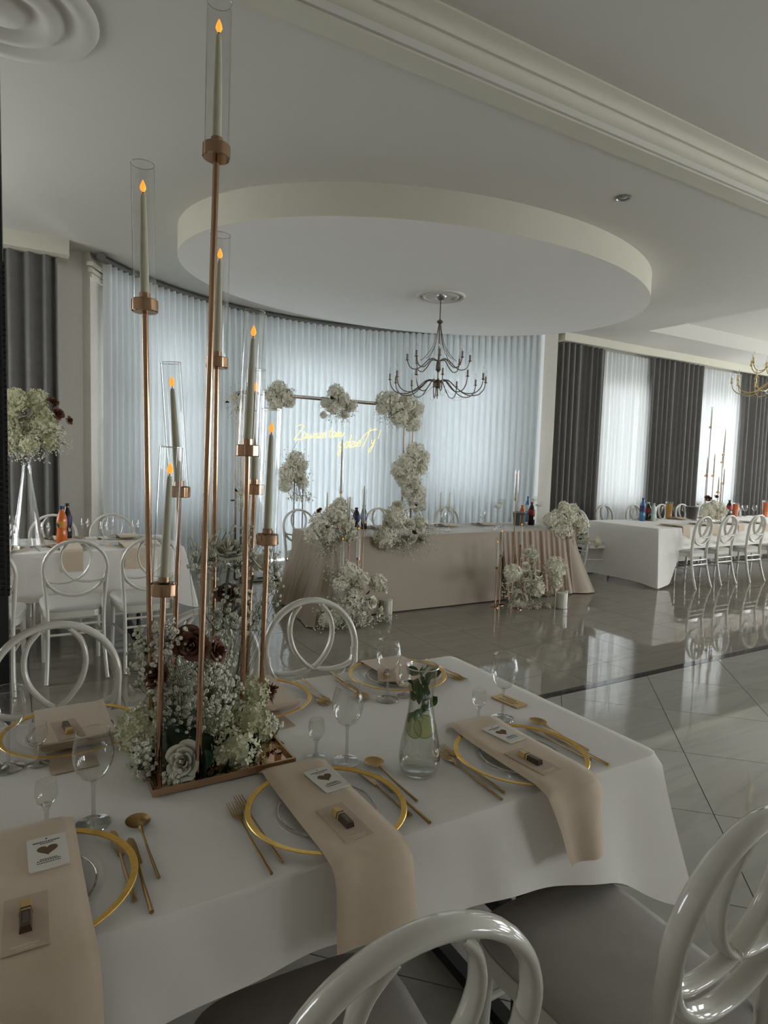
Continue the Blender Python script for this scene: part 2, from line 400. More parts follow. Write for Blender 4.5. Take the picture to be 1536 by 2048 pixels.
def bseg(a, b, p, q):
    k = max(1, int((b-a)/3)); 
    wb.grid(lambda u, v: bay(a+(b-a)*u, BR, p+(q-p)*v), k, 1); wb.grid(lambda u, v: bay(a+(b-a)*u, BR+.3, q-(q-p)*v), k, 1)
    wb.grid(lambda u, v: bay(a+(b-a)*u, BR+.3*v, q), k, 1); wb.grid(lambda u, v: bay(a+(b-a)*u, BR+.3-.3*v, p), k, 1)
    for d in (a, b): wb.grid(lambda u, v: bay(d, BR+.3*u, p+(q-p)*v), 1, 1)
pierced(-56, 56, 0, ZC, BW, bseg)
struct('wall_bay', wb, MT['wall'], None, True)
# jambs beside the bay
jb = MB(); jb.prism([(JL-.02,YW),(JL+.05,YW-.06),(.90,7.72),(.90,YW+.5),(.40,YW+.3)], 0, ZC)
struct('wall_jamb_left', jb, MT['wall'], label='pale pilaster at the left end of the bay curtain')
jb = MB()
for k, (e, z) in enumerate(((.045, 3.42), (.03, 3.36), (.018, 3.31))):
    jb.prism([(JL+.06-e,YW-.05-e),(JL+.06+e*.2,YW-.07-e),(.90+e,7.70-e),(.90,7.72)], z, z+.04)
struct('trim_3', jb, MT['cream'], label='stepped capital moulding on the left pilaster')
jb = MB(); jb.prism([(6.98,7.16),(7.22,7.12),(7.40,7.4),(7.40,7.9),(6.95,7.6)], 0, ZC); struct('wall_jamb_right', jb, MT['wall'])
# curtain boxes (coves) under the ceiling
struct('trim_4', MB().box(X0, .50, 7.08, YW, 3.425, ZC), MT['cream'], label='curtain box over the left charcoal curtain')
struct('trim_5', MB().box(7.32, X1, 7.08, 7.14, 3.445, ZC).box(7.32, 7.38, 7.14, YW, 3.445, ZC), MT['cream'], label='long curtain box over the right window wall')
# other sides, with unseen windows added and placed to fill the room with light
fill_back = [(5.6,8.2,.9,3.0),(10.0,12.8,.9,3.0)]
wk = MB(); pierced(X0, X1, 0, ZN, fill_back, lambda a,b,p,q: wk.box(a,b,Y0-.3,Y0,p,q)); struct('wall_back', wk, MT['wall'])
fill_left = [(4.9,6.8,.9,2.9)]
fill_right = [(-3.2,-1.0,.7,3.0),(0,2.4,.7,3.0),(3.6,6.4,.7,3.0)]
wl2 = MB(); pierced(Y0, YW, 0, ZN, fill_left, lambda a,b,p,q: wl2.box(X0-.3,X0,a,b,p,q)); struct('wall_left', wl2, MT['wall'])
wr2 = MB(); pierced(Y0, YW, 0, ZN, fill_right, lambda a,b,p,q: wr2.box(X1,X1+.3,a,b,p,q)); struct('wall_right', wr2, MT['wall'])

# ---- windows: frame, muntins, panes
WN = [0]
def window(P, w, z0, z1, nm, nt_, yaw, k=1.0):
    """P(u,z,d): point u along the width, height z, depth d into the wall"""
    WN[0] += 1
    r = bpy.data.objects.new('window_%d' % WN[0], None); COL.objects.link(r); tag(r, None, None, None, 'structure')
    def bar(u0, u1, p, q, name, m, d0=.10, d1=.16):
        b = MB(); b.add([P(u,z,d) for d in (d0,d1) for u,z in ((u0,p),(u1,p),(u1,q),(u0,q))],
            [(0,1,2,3),(7,6,5,4),(0,4,5,1),(1,5,6,2),(2,6,7,3),(3,7,4,0)]); return b.build(name, m, r, False)
    t = .07
    bar(0, t, z0, z1, 'frame', MT['frame_white']); bar(w-t, w, z0, z1, 'frame', MT['frame_white'])
    bar(t, w-t, z0, z0+t, 'frame', MT['frame_white']); bar(t, w-t, z1-t, z1, 'frame', MT['frame_white'])
    iw = (w-2*t)/nm; ih = (z1-z0-2*t)/nt_
    for i in range(1, nm): bar(t+i*iw-.025, t+i*iw+.025, z0+t, z1-t, 'mullion', MT['frame_white'])
    for j in range(1, nt_): bar(t, w-t, z0+t+j*ih-.012, z0+t+j*ih+.012, 'muntin', MT['frame_white'], .11, .15)
    for i in range(nm): MB().add([P(u,z,.129) for u,z in ((t+i*iw,z0+t),(t+(i+1)*iw,z0+t),(t+(i+1)*iw,z1-t),(t+i*iw,z1-t))], [(0,1,2,3)]).build('pane', MT['pane'], r, False)
    daylight((Vector(P(0,z0,.24))+Vector(P(w,z1,.24)))/2, w, z1-z0, yaw, k)
    return r
for a, b, p, q in BW:
    A, B = bay(a, BR), bay(b, BR); ax = (B-A).normalized(); nrm = Vector((-ax.y, ax.x, 0)); w = (B-A).length
    sag = BR*(1-cos(math.radians((b-a)/2)))
    window(lambda u, z, d: A+ax*u+nrm*(d+sag*.3)+Vector((0,0,z)), w, p, q, 3 if w > 1.5 else 2, 3, pi-math.radians((a+b)/2))
for a, b, p, q in RW+[(-1.9, .15, .9, 2.95)]:
    window(lambda u, z, d: Vector((a+u, YW+d, z)), b-a, p, q, 3, 4, pi)
for a, b, p, q in fill_back: window(lambda u, z, d: Vector((a+u, Y0-d, z)), b-a, p, q, 2, 3, 0, .55)  # unseen back windows, placed where their lamps fill the hall
for a, b, p, q in fill_left: window(lambda u, z, d: Vector((X0-d, a+u, z)), b-a, p, q, 2, 3, -pi/2, .55)  # added window on the unseen left wall, for fill light
for a, b, p, q in fill_right: window(lambda u, z, d: Vector((X1+d, a+u, z)), b-a, p, q, 2, 3, pi/2, .55)  # added windows on the unseen right wall, for fill light
g = MB().box(-60, 70, -60, 70, -.5, -.3); o = g.build('ground', MT['paving'], None, False); tag(o, 'pale paving outside the windows, added to bounce daylight upward', None, None, 'structure')  # outside ground, made pale to throw light up to the ceiling

# ---- curtains
def drape(name, label, path, z0, z1, n, amp, m, grp=None, sharp=False, rows=10, ph=0., tilt=0.):
    """path(u) -> (point, normal); pleats along it"""
    r_ = random.Random(name+label); ks = [r_.uniform(-.5,.5) for _ in range(n+3)]
    def fn(u, v):
        p, nn = path(u); t = u*n; i = int(t)
        wob = ks[min(i,n)]*(1-(t-i))+ks[min(i+1,n+1)]*(t-i)
        a = 2*pi*(t+ph+(.04 if sharp else .22)*wob)
        s = (abs(sin(a/2))*2-1) if sharp else sin(a)+.25*sin(2*a+wob*3)
        k = amp*(1+(.15 if sharp else .35)*wob)*(.75+.25*(1-v)+.15*wob*(1-v))
        q = p+nn*(s*k); tg = Vector((-nn.y, nn.x, 0)); q = q+tg*((.25*amp*cos(a))*(1-v)*wob)
        q.z = z0+(z1-z0)*v+(0 if v > .01 else .004*wob)
        return q
    mb = MB().grid(fn, n*(12 if sharp else 10), rows)
    o = mb.build(name, m, None, True, 80); return tag(o, label, 'curtain', grp)
def straight(xa, xb, Y): return lambda u: (Vector((xa+(xb-xa)*u, Y, 0)), Vector((0,-1,0)))
drape('pleated_curtain', 'white pleated voile curtain lining the curved bay', lambda u: (bay(-49.2+105.4*u, 3.79), -Vector((sin(math.radians(-49.2+105.4*u)), cos(math.radians(-49.2+105.4*u)), 0))), .02, 3.508, 71, .048, MT['voile'], None, True, 6)
drape('blackout_curtain', 'charcoal curtain behind the vase of flowers at the left', straight(-1.3, .40, 7.22), .02, 3.43, 12, .05, MT['dark_curtain'], 'charcoal side curtains')
drape('blackout_curtain', 'charcoal curtain nearest the bay on the right window wall', straight(7.40, 8.42, 7.22), .02, 3.45, 8, .045, MT['dark_curtain'], 'charcoal side curtains')
drape('blackout_curtain', 'charcoal curtain between the two white sheer curtains', straight(9.60, 11.14, 7.22), .02, 3.45, 11, .05, MT['dark_curtain'], 'charcoal side curtains')
drape('blackout_curtain', 'charcoal curtain at the right edge behind the gilt chandelier', straight(12.42, 14.1, 7.22), .02, 3.45, 12, .05, MT['dark_curtain'], 'charcoal side curtains')
drape('sheer_curtain', 'white sheer curtain left of the middle charcoal curtain', straight(8.28, 9.75, 7.31), .04, 3.44, 16, .03, MT['voile2'], 'sheer window curtains', False, 10, .3)
drape('sheer_curtain', 'white sheer curtain right of the middle charcoal curtain', straight(11.0, 12.6, 7.31), .04, 3.44, 17, .03, MT['voile2'], 'sheer window curtains', False, 10, .1)
rl = MB().tube([bay(-52,3.72,3.525)]+[bay(-50.5+106.5*k/60, 3.79, 3.535) for k in range(61)], .045, 8, False, (0,0,1), .034)
t = thing('curtain_rail', 'curved grey curtain rail along the bay ceiling', 'curtain rail')
rl.build('track', MT['rail'], t)
for k in range(0, 15): MB().box(-.012,.012,-.012,.012,0,.05).build('bracket', MT['rail'], t).location = bay(-47+7.2*k, 3.79, 3.518)

# ---- baseboards
struct('baseboard_far_right', MB().box(7.4, X1, YW-.015, YW, 0, .09), MT['cream'])
struct('baseboard_far_left', MB().box(X0, JL, YW-.015, YW, 0, .09), MT['cream'])

# ---- ceiling roses, recessed spot
def rose(name, label, c, z, rs):
    mb = MB()
    for r, t in rs:
        mb.lathe([(r+t,0),(r+t*.8,-.012),(r+t*.4,-.022),(r,-.024),(r-t*.4,-.022),(r-t*.8,-.012),(r-t,0)], 40, (c[0],c[1],z))
    return tag(mb.build(name, MT['ceil'], None, True, 60), label, None, None, 'structure')
rose('trim_6', 'round plaster ceiling rose above the chandelier', (4.05,5.77), EZ, [(.25,.02),(.19,.014)])
mb = MB(); mb.lathe([(.42,0),(.40,-.03),(.34,-.035),(.31,-.012),(.27,-.015),(.24,-.045),(.19,-.05),(.16,-.02),(.12,-.02),(.09,-.05),(.0005,-.055)], 48, (-.02,3.63,ZC))
tag(mb.build('trim_7', MT['ceil'], None, True, 60), 'layered plaster ceiling rose at the top left corner', None, None, 'structure')
t = thing('recessed_spotlight', 'small round recessed spotlight in the ceiling near the cornice', 'ceiling light', (4.07,3.41,ZC))
MB().lathe([(.062,0),(.062,-.006),(.05,-.01),(.044,-.002)], 24).build('ring', MT['steel'], t)
MB().lathe([(.044,-.001),(.03,-.003),(.0005,-.004)], 20).build('lens', MT['steel'], t)

# ================================================================== CHAIRS
def spl(pts, k=6):
    """Catmull-Rom through points"""
    P = [Vector(p) for p in pts]; out = []
    for i in range(len(P)-1):
        a, b, c, d = P[max(i-1,0)], P[i], P[i+1], P[min(i+2,len(P)-1)]
        for j in range(k):
            t = j/k; out.append(.5*((2*b)+(c-a)*t+(2*a-5*b+4*c-d)*t*t+(3*b-a-3*c+d)*t**3))
    return out+[P[-1]]
def by(z): return -.19-(z-.5)*.15
def seat_outline(s, n=40):
    out = []
    for i in range(n):
        a = 2*pi*i/n; c, q = cos(a), sin(a); e = .42
        x = math.copysign(abs(c)**e, c); y = math.copysign(abs(q)**e, q)
        out.append((x*(.198+.012*y)*s, (y*.232+.032)*s))
    return out
def make_chair(label, hi, cush, grp):
    t = thing('ring_back_chair', label, 'chair', (0,0,0), 0, grp)
    R_ = MT['resin']; nt_ = 56 if hi else 28; ns = 12 if hi else 8
    ring = [(.189*sin(2*pi*i/nt_), by(.737+.184*cos(2*pi*i/nt_)), .737+.184*cos(2*pi*i/nt_)) for i in range(nt_)]
    MB().tube(ring, .0125, ns, True, (0,1,-.0), .021).build('back_ring', R_, t, True, 75)
    mb = MB()
    for s in (-1, 1):
        pts = [(s*.045,.905),(s*.078,.862),(s*.090,.80),(s*.074,.735),(s*.036,.683),(0,.655)]
        mb.tube(spl([(x,by(z)+.001,z) for x,z in pts], 6 if hi else 3), .0095, ns, False, (0,1,0), .018)
    mb.build('inner_loop', R_, t, True, 75)
    for s in (-1, 1):
        pts = [(s*.178,.668),(s*.135,.650),(s*.08,.644),(s*.03,.650),(0,.662)]
        MB().tube(spl([(x,by(z),z) for x,z in pts], 5 if hi else 3), .0095, ns, False, (0,1,0), .017).build('back_bar', R_, t, True, 75)
    for s in (-1, 1):
        pts = [(s*.186,by(.72),.72),(s*.178,by(.60),.60),(s*.168,-.195,.46),(s*.166,-.205,.30),(s*.172,-.245,.12),(s*.18,-.285,0)]
        p = spl(pts, 4); n = len(p)
        MB().tube(p, [.0145-.002*i/n for i in range(n)], ns, False, (0,1,0), [.021-.006*i/n for i in range(n)]).build('leg', R_, t, True, 75)
        p = [(s*.172,.215,.42),(s*.174,.22,.25),(s*.178,.228,0)]
        MB().tube(p, [.019,.017,.012], ns).build('leg', R_, t)
        MB().cyl((s*.174,.22,.235), (s*.168,-.215,.255), .0085, 8).build('stretcher', R_, t)
    for z, y, w in ((.36,-.20,.166), (.30,-.208,.166), (.30,.218,.174)):
        MB().cyl((-w,y,z), (w,y,z), .0085, 8).build('stretcher', R_, t)
    o1 = seat_outline(1); mb = MB(); mb.prism(o1, .405, .447); mb.build('seat_frame', R_, t)
    mb = MB(); n = len(o1)
    prof = [(.985,.447),(1.0,.453),(1.0,.462),(.97,.472),(.85,.479),(.5,.484),(.02,.485)]
    vs = [(x*k,y*k,z) for k,z in prof for x,y in o1]
    mb.add(vs, [(k*n+i,k*n+(i+1) % n,(k+1)*n+(i+1) % n,(k+1)*n+i) for k in range(len(prof)-1) for i in range(n)]+[tuple(range((len(prof)-1)*n,len(prof)*n))])
    mb.build('cushion', cush, t, True, 60)
    return t
def place(c, x, y, rz): c.location = (x, y, 0); c.rotation_euler = (0, 0, rz); return c
G1 = 'ring back chairs at the near table'
c_hi = make_chair('white ring-back chair with grey cushion, its back cropped by the bottom edge', True, MT['cushion'], G1)
place(c_hi, .435, .83, -.06)
dup(c_hi, (1.055, .775, 0), .0, 'white ring-back chair with grey cushion in the bottom right corner', G1)
dup(c_hi, (.115, 2.02, 0), pi+.03, 'white ring-back chair across the near table at the left, beside the black loudspeaker', G1)
dup(c_hi, (.60, 2.03, 0), pi, 'white ring-back chair mostly hidden behind the near candelabra flowers', G1)
dup(c_hi, (1.005, 2.03, 0), pi-.05, 'white ring-back chair between the near candelabra and the head table flowers', G1)
c_lo = make_chair('white ring-back chair at the left table, under the orange bottle', False, MT['cushion_w'], 'ring back chairs at the left table')
place(c_lo, .34, 4.72, 0)
GL = 'ring back chairs at the left table'
dup(c_lo, (-.16, 4.60, 0), -.12, 'white ring-back chair at the left table, cut by the black loudspeaker', GL)
dup(c_lo, (.80, 4.74, 0), .04, 'white ring-back chair at the left table, behind the candelabra rods', GL)
dup(c_lo, (.30, 6.13, 0), pi, 'white ring-back chair across the left table, behind the orange bottle', GL)
dup(c_lo, (.79, 6.13, 0), pi, 'white ring-back chair across the left table, before the bay pilaster', GL)
GH = 'ring back chairs behind the head table'
for x, y, l in ((2.78,6.36,'first white ring-back chair behind the head table, counted from the left'), (3.43,6.40,'second white ring-back chair behind the head table, counted from the left'), (3.86,6.42,'third white ring-back chair behind the head table, counted from the left'), (4.37,6.50,'fourth white ring-back chair behind the head table, counted from the left'), (4.95,6.50,'fifth white ring-back chair behind the head table, counted from the left')):
    dup(c_lo, (x, y, 0), pi, l, GH)
GR = 'ring back chairs at the right table'
dup(c_lo, (7.56, 5.02, 0), .05, 'white ring-back chair nearest the corner of the right table', GR)
dup(c_lo, (8.18, 5.06, 0), .03, 'second white ring-back chair along the near side of the right table', GR)
dup(c_lo, (8.80, 5.02, 0), .0, 'third white ring-back chair along the near side of the right table', GR)
dup(c_lo, (9.40, 5.04, 0), .0, 'fourth white ring-back chair along the near side, at the right edge', GR)
for k, (x, l) in enumerate(((8.02,'first'),(8.72,'second'),(9.45,'third'),(10.0,'fourth'),(10.7,'fifth'),(11.55,'sixth'))):
    dup(c_lo, (x, 6.50, 0), pi, l+' white ring-back chair along the window side of the right table', GR)
dup(c_lo, (6.92, 6.02, 0), -pi/2-.15, 'white ring-back chair alone at the left end of the right table', GR)

# ================================================================== TABLES AND CLOTHS
def make_table(label, x0, x1, y0, y1, zt, grp):
    t = thing('banquet_table', label, 'table', ((x0+x1)/2, (y0+y1)/2, 0), 0, grp)
    hw, hd = (x1-x0)/2-.012, (y1-y0)/2-.012
    MB().box(-hw, hw, -hd, hd, zt-.035, zt-.004).build('table_top', MT['kraft'], t, False)
    MB().box(-hw+.1, hw-.1, -hd+.08, -hd+.12, zt-.075, zt-.035).box(-hw+.1, hw-.1, hd-.12, hd-.08, zt-.075, zt-.035).build('apron', MT['black_steel'], t, False)
    for sx in (-1, 1):
        for sy in (-1, 1):
            MB().cyl((sx*(hw-.32), sy*(hd-.12), 0), (sx*(hw-.32), sy*(hd-.12), zt-.035), .016, 10).build('leg', MT['black_steel'], t)
        MB().box(sx*(hw-.32)-.02, sx*(hw-.32)+.02, -hd+.12, hd-.12, .0, .035).build('foot_bar', MT['black_steel'], t, False)
        MB().box(sx*(hw-.32)-.02, sx*(hw-.32)+.02, -hd+.12, hd-.12, .30, .34).build('crossbar', MT['black_steel'], t, False)
    return t
def cloth(name, label, x0, x1, y0, y1, zt, hem, flare, fold, m, grp=None, rows=12, n=400, cr=.018, folds=None, seed=3):
    """square cloth: flat top, rounded edge, hanging skirt; hem(x,y,corner)->z, flare(x,y,corner)->m at hem"""
    r_ = random.Random(seed); W_, D_ = x1-x0, y1-y0; per = 2*(W_+D_)
    phs = [r_.uniform(0, 6.28) for _ in range(6)]
    def peri(s):
        s = s % per
        if s < W_: return x0+s, y0, 0, -1, min(s, W_-s)
        s -= W_
        if s < D_: return x1, y0+s, 1, 0, min(s, D_-s)
        s -= D_
        if s < W_: return x1-s, y1, 0, 1, min(s, W_-s)
        s -= W_
        return x0, y1-s, -1, 0, min(s, D_-s)
    ss = sorted(set([per*i/n for i in range(n)]+[b+d for b in (0, W_, W_+D_, 2*W_+D_) for d in (-.04,-.02,-.01,-.004,.004,.01,.02,.04)]))
    ss = [s % per for s in ss]; ss.sort(); N = len(ss); vs = []; fs = []
    lev = [(-.03,0,0),(-.006,-.0005,0),(0.0,-.003,0),(.003,-.008,0)]
    for o_, dz, _ in lev:
        for s in ss:
            x, y, nx, ny, cd = peri(s)
            if cd < .05:  # round the corner
                k = 1-cd/.05; cxx = 1 if x > (x0+x1)/2 else -1; cyy = 1 if y > (y0+y1)/2 else -1
                nx2, ny2 = nx*(1-.5*k)+cxx*.5*k*(0 if nx else 1), ny*(1-.5*k)+cyy*.5*k*(0 if ny else 1)
                x -= cxx*.008*k*(0 if nx else 1)*0; nx, ny = nx2, ny2
                x -= cxx*.010*k*k; y -= cyy*.010*k*k
            vs.append((x+nx*o_, y+ny*o_, zt+dz))
    for j in range(1, rows+1):
        t = j/rows
        for s in ss:
            x, y, nx, ny, cd = peri(s); co = math.exp(-(cd/.14)**2)
            k = math.exp(-(cd/.10)**2); cxx = 1 if x > (x0+x1)/2 else -1; cyy = 1 if y > (y0+y1)/2 else -1
            if nx: dx, dy = nx, cyy*.85*k
            else: dx, dy = cxx*.85*k, ny
            hz = hem(x, y, co); fl = flare(x, y, co)
            f = fold(x, y)*(sin(s*13+phs[0])*.5+sin(s*23+phs[1])*.3+sin(s*7.1+phs[2])*.4) if folds is None else folds(s, x, y)
            o_ = .003+(fl*t**1.15)+f*t**.8*(1-.55*k)
            z = zt-.008-(zt-.008-hz)*t
            vs.append((x+dx*o_, y+dy*o_, z))
    L = len(lev)+rows
    for k in range(L-1):
        for i in range(N): fs.append((k*N+(i+1) % N, k*N+i, (k+1)*N+i, (k+1)*N+(i+1) % N))
    fs.append(tuple(range(N)))
    o = MB().add(vs, fs).build(name, m, None, True, 35)
    return tag(o, label, 'tablecloth', grp)
ZT = .757
TA = (-1.75, 1.432, .980, 1.885)             # near table top
make_table('folding banquet table hidden under the near white cloth', *TA, ZT-.002, 'banquet tables')
def hemA(x, y, co):
    base = .60 if y < 1.4 else .56
    if y < 1.2: base -= .10*(lambda q: q*q*(3-2*q))(max(0, min(1, (x-.6)/.8)))
    return base-.13*co
cloth('tablecloth', 'white cloth on the near table under the tall candelabra', *TA, ZT, hemA, lambda x,y,co: .030+.042*co+.012*max(0, min(1, (x-.4)/1.0)), lambda x,y: .022, MT['linen'], 'white tablecloths', 14, 520)
TL = (-1.9, 1.18, 5.13, 6.03)
make_table('folding banquet table hidden under the left white cloth', *TL, ZT-.002, 'banquet tables')
cloth('tablecloth', 'white cloth on the left table under the glass vase of flowers', *TL, ZT, lambda x,y,co: .40-.12*co, lambda x,y,co: .03+.06*co, lambda x,y: .012, MT['linen'], 'white tablecloths', 8, 300, seed=5)
TR = (7.0, 13.2, 5.02, 6.16)
make_table('folding banquet table hidden under the right white cloth', *TR, ZT-.002, 'banquet tables')
cloth('tablecloth', 'white floor-length cloth on the right table by the windows', *TR, ZT, lambda x,y,co: (.045 if x < 7.2 or y > 6 else .44*min(1,(x-7.2)/.2)+.045)-.03*co, lambda x,y,co: .05+.04*co, lambda x,y: .012, MT['linen'], 'white tablecloths', 9, 420, seed=9)
TH = (2.55, 5.78, 5.32, 6.22)
make_table('folding banquet table hidden under the taupe head table cloth', *TH, ZT-.002, 'banquet tables')
def foldH(s, x, y):
    if y > 5.4 or x > 5.7: a = 1.0
    else: a = min(1, max(0, (x-4.62)/.25))
    return a*(.022*sin(s*62)+.012*sin(s*37+1))
cloth('tablecloth', 'taupe satin floor-length cloth on the head table', *TH, ZT, lambda x,y,co: .012, lambda x,y,co: (.02 if y > 6.1 else .10+.13*co+(.10 if x < 2.6 else 0)), None, MT['satin'], None, 12, 900, folds=foldH, seed=4)
# darker pleated panel laid over the right end of the head table front
pp = MB().grid(lambda u, v: Vector((4.66+1.18*u, 5.32-.018-.115*(1-v)**1.1-(.016*sin(u*88)+.008*sin(u*51))*(1-v*.6), .015+.735*v)), 160, 8)
tag(pp.build('pleated_skirting', MT['brown_satin'], None, True, 80), 'brown pleated satin skirting on the right front of the head table', 'table skirt')

# ================================================================== FLOWERS (shared bloom meshes)
def cup_petal(mb, t, ang, r_, nu=4, nv=4):
    """one petal wrapped round the heart of a unit rose; t 0 inner .. 1 outer"""
    half = .85+.30*t; rt = .09+.80*t**1.35; h = 1.0-.40*t; rb = .05+.12*t; z0 = .16-.26*t; curl = .04+.42*t; wv = r_.uniform(0,6)
    def fn(u, v):
        a = (2*u-1)*half*(sin(pi*(.16+.70*v))**.6); e = abs(2*u-1)
        rad = rb+(rt-rb)*v**.62+curl*max(0, v-.72)**2*4.0*(1+.3*sin(a*3+wv))-.05*e*e*v
        z = z0+h*(v-.10*e*e*v*v)-curl*max(0, v-.78)**2*5.5+.02*sin(a*5+wv)*v
        return Vector((rad*cos(ang+a), rad*sin(ang+a), z))
    return mb.grid(fn, nu, nv)
def rose_layers(n, seed):
    r_ = random.Random(seed); return [(i/(n-1), i*2.399+r_.uniform(-.25,.25), r_) for i in range(n)]
def rose_heart(mb): return mb.lathe([(.06,-.1),(.10,.2),(.085,.8),(.05,1.06),(.01,1.10)], 8)
def rose_mesh(name, m, n=13, seed=1, nu=3, nv=4):
    """unit rose, ~1 radius, opening along +Z"""
    mb = MB(); rose_heart(mb)
    for t, a, r_ in rose_layers(n, seed): cup_petal(mb, t, a, r_, nu, nv)
    return mb.mesh(name, m, True, 70)
def fib(n, i, r_=None):
    z = 1-2*(i+.5)/n; a = i*2.39996; q = math.sqrt(1-z*z); return Vector((q*cos(a), q*sin(a), z))
def frame(n):
    n = n.normalized(); a = n.orthogonal().normalized(); b = n.cross(a)
    return Matrix(((a.x,b.x,n.x,0),(a.y,b.y,n.y,0),(a.z,b.z,n.z,0),(0,0,0,1)))
def hydrangea_mesh(name, m, n=110, seed=1, fs=.24):
    """unit mop head: many four-petalled florets over a ball"""
    r_ = random.Random(seed); mb = MB(); mb.sphere((0,0,0), .66, 10, 7)
    for i in range(n):
        d = (fib(n, i)+Vector((r_.uniform(-.1,.1),)*3)).normalized(); rr = r_.uniform(.80, 1.08)
        M_ = Matrix.Translation(d*rr) @ frame(d+Vector((r_.uniform(-.6,.6),r_.uniform(-.6,.6),r_.uniform(-.6,.6)))) @ Matrix.Rotation(r_.uniform(0,6.3), 4, 'Z')
        s = fs*r_.uniform(.8, 1.2); vs = [M_ @ Vector((0,0,-.1*s))]; fc = []
        for k in range(4):
            a = k*pi/2
            for da, q, zz in ((-.60,.66,.16),(0,1.0,.34),(.60,.66,.16)): vs.append(M_ @ Vector((s*q*cos(a+da), s*q*sin(a+da), s*zz)))
            b = 1+3*k; fc += [(0,b,b+1),(0,b+1,b+2)]
        mb.add(vs, fc)
    return mb.mesh(name, m, True, 60)
def gyp_mesh(name, m, pts, r, detailed=True, seed=2):
    r_ = random.Random(seed); mb = MB()
    for p, d in pts:
        s = r*r_.uniform(.65, 1.2); M_ = Matrix.Translation(p) @ frame(d)
        if detailed:
            vs = [M_ @ Vector((0,0,-.15*s))]+[M_ @ Vector((.62*s*cos(k*pi/3), .62*s*sin(k*pi/3), .45*s)) for k in range(6)]+[M_ @ Vector((s*cos(k*pi/3+.5), s*sin(k*pi/3+.5), .0)) for k in range(6)]+[M_ @ Vector((0,0,-.8*s))]
            fc = [(0,1+k,1+(k+1) % 6) for k in range(6)]+[(1+k,7+k,1+(k+1) % 6) for k in range(6)]+[(1+(k+1) % 6,7+k,7+(k+1) % 6) for k in range(6)]+[(7+k,13,7+(k+1) % 6) for k in range(6)]
        else:
            vs = [M_ @ (Vector(q)*s) for q in ((1,0,0),(-1,0,0),(0,1,0),(0,-1,0),(0,0,1),(0,0,-1))]
            fc = [(0,2,4),(2,1,4),(1,3,4),(3,0,4),(2,0,5),(1,2,5),(3,1,5),(0,3,5)]
        mb.add(vs, fc)
    return mb.mesh(name, m, detailed, 80)
def stems_mesh(name, m, segs, r):
    mb = MB()
    for a, b in segs: mb.tube([a, b], r, 3, caps=False)
    return mb.mesh(name, m, False)
ROSE_W = rose_mesh('white_rose', MT['petal_w'], 17, 1); ROSE_F = rose_mesh('ivory_rose', MT['petal_far'], 15, 3); ROSE_B = rose_mesh('brown_rose', MT['petal_b'], 14, 5)
HYD_F = hydrangea_mesh('ivory_hydrangea', MT['petal_far'], 120, 2, .25); HYD_C = hydrangea_mesh('cream_hydrangea', MT['petal_c'], 170, 4, .22)
def leaf_mesh(name, m, nu=4, nv=8):
    return MB().grid(lambda u, v: Vector(((u-.5)*.62*sin(pi*min(1,v*1.0+.02))**.8, -.18*abs(u-.5)*2*sin(pi*v)+.12*v*v, v)), nu, nv).mesh(name, m, True, 70)
LEAF = leaf_mesh('leaf', MT['leaf']); MINT = leaf_mesh('mint_leaf', MT['mint'])
def bloom(me, parent, p, r, d=(0,0,1), name=None, spin=0.):
    M_ = Matrix.Translation(Vector(p)) @ frame(Vector(d)) @ Matrix.Rotation(spin, 4, 'Z') @ Matrix.Scale(r, 4)
    o = bpy.data.objects.new(name or me.name, me); COL.objects.link(o); o.parent = parent; o.matrix_local = M_; return o
def cloud(r_, n, c, rad, shell=.55):
    out = []
    for _ in range(n):
        d = Vector((r_.gauss(0,1), r_.gauss(0,1), r_.gauss(0,1))).normalized(); q = r_.uniform(shell, 1.0)
        out.append((Vector(c)+Vector((d.x*rad[0]*q, d.y*rad[1]*q, d.z*rad[2]*q)), d))
    return out
def bunch(name, label, loc, blooms, gyp, cat='flowers', grp=None, gr=.009, seed=1, gm=None, extra_stems=True, n_leaf=2):
    """far bouquet: named blooms, babys breath and a foam core. blooms: (kind, dx,dy,dz, r)"""
    r_ = random.Random(seed); t = thing(name, label, cat, loc, 0, grp)
    cen = Vector((sum(b[1] for b in blooms)/len(blooms), sum(b[2] for b in blooms)/len(blooms), sum(b[3] for b in blooms)/len(blooms)))
    for k, x, y, z, r in blooms:
        p = Vector((x,y,z)); d = p-cen+Vector((-.06,-.16,.06))
        me = {'h': HYD_F, 'r': ROSE_F, 'b': ROSE_B, 'c': HYD_C, 'w': ROSE_W}[k]
        bloom(me, t, p, r, d, {'h': 'hydrangea', 'r': 'rose', 'b': 'rose', 'c': 'hydrangea', 'w': 'rose'}[k], r_.uniform(0,6))
    pts = []
    for n, c, rad in gyp: pts += cloud(r_, n, c, rad, .35)
    if pts:
        o = put('babys_breath', gyp_mesh('babys_breath', gm or MT['gyp_far'], pts, gr, False, seed), t); tag(o, kind='stuff')
        o = put('stems', stems_mesh('stems', MT['stem'], [(p, cen+(p-cen)*.55) for p, d in pts[::3]], .0011), t); tag(o, kind='stuff')
    for k in range(n_leaf):
        d = Vector((r_.uniform(-1,1), r_.uniform(-1,.2), r_.uniform(-.8,.8))).normalized(); bloom(LEAF, t, cen+d*.09, .06, d, 'leaf', r_.uniform(0,6))
    return t

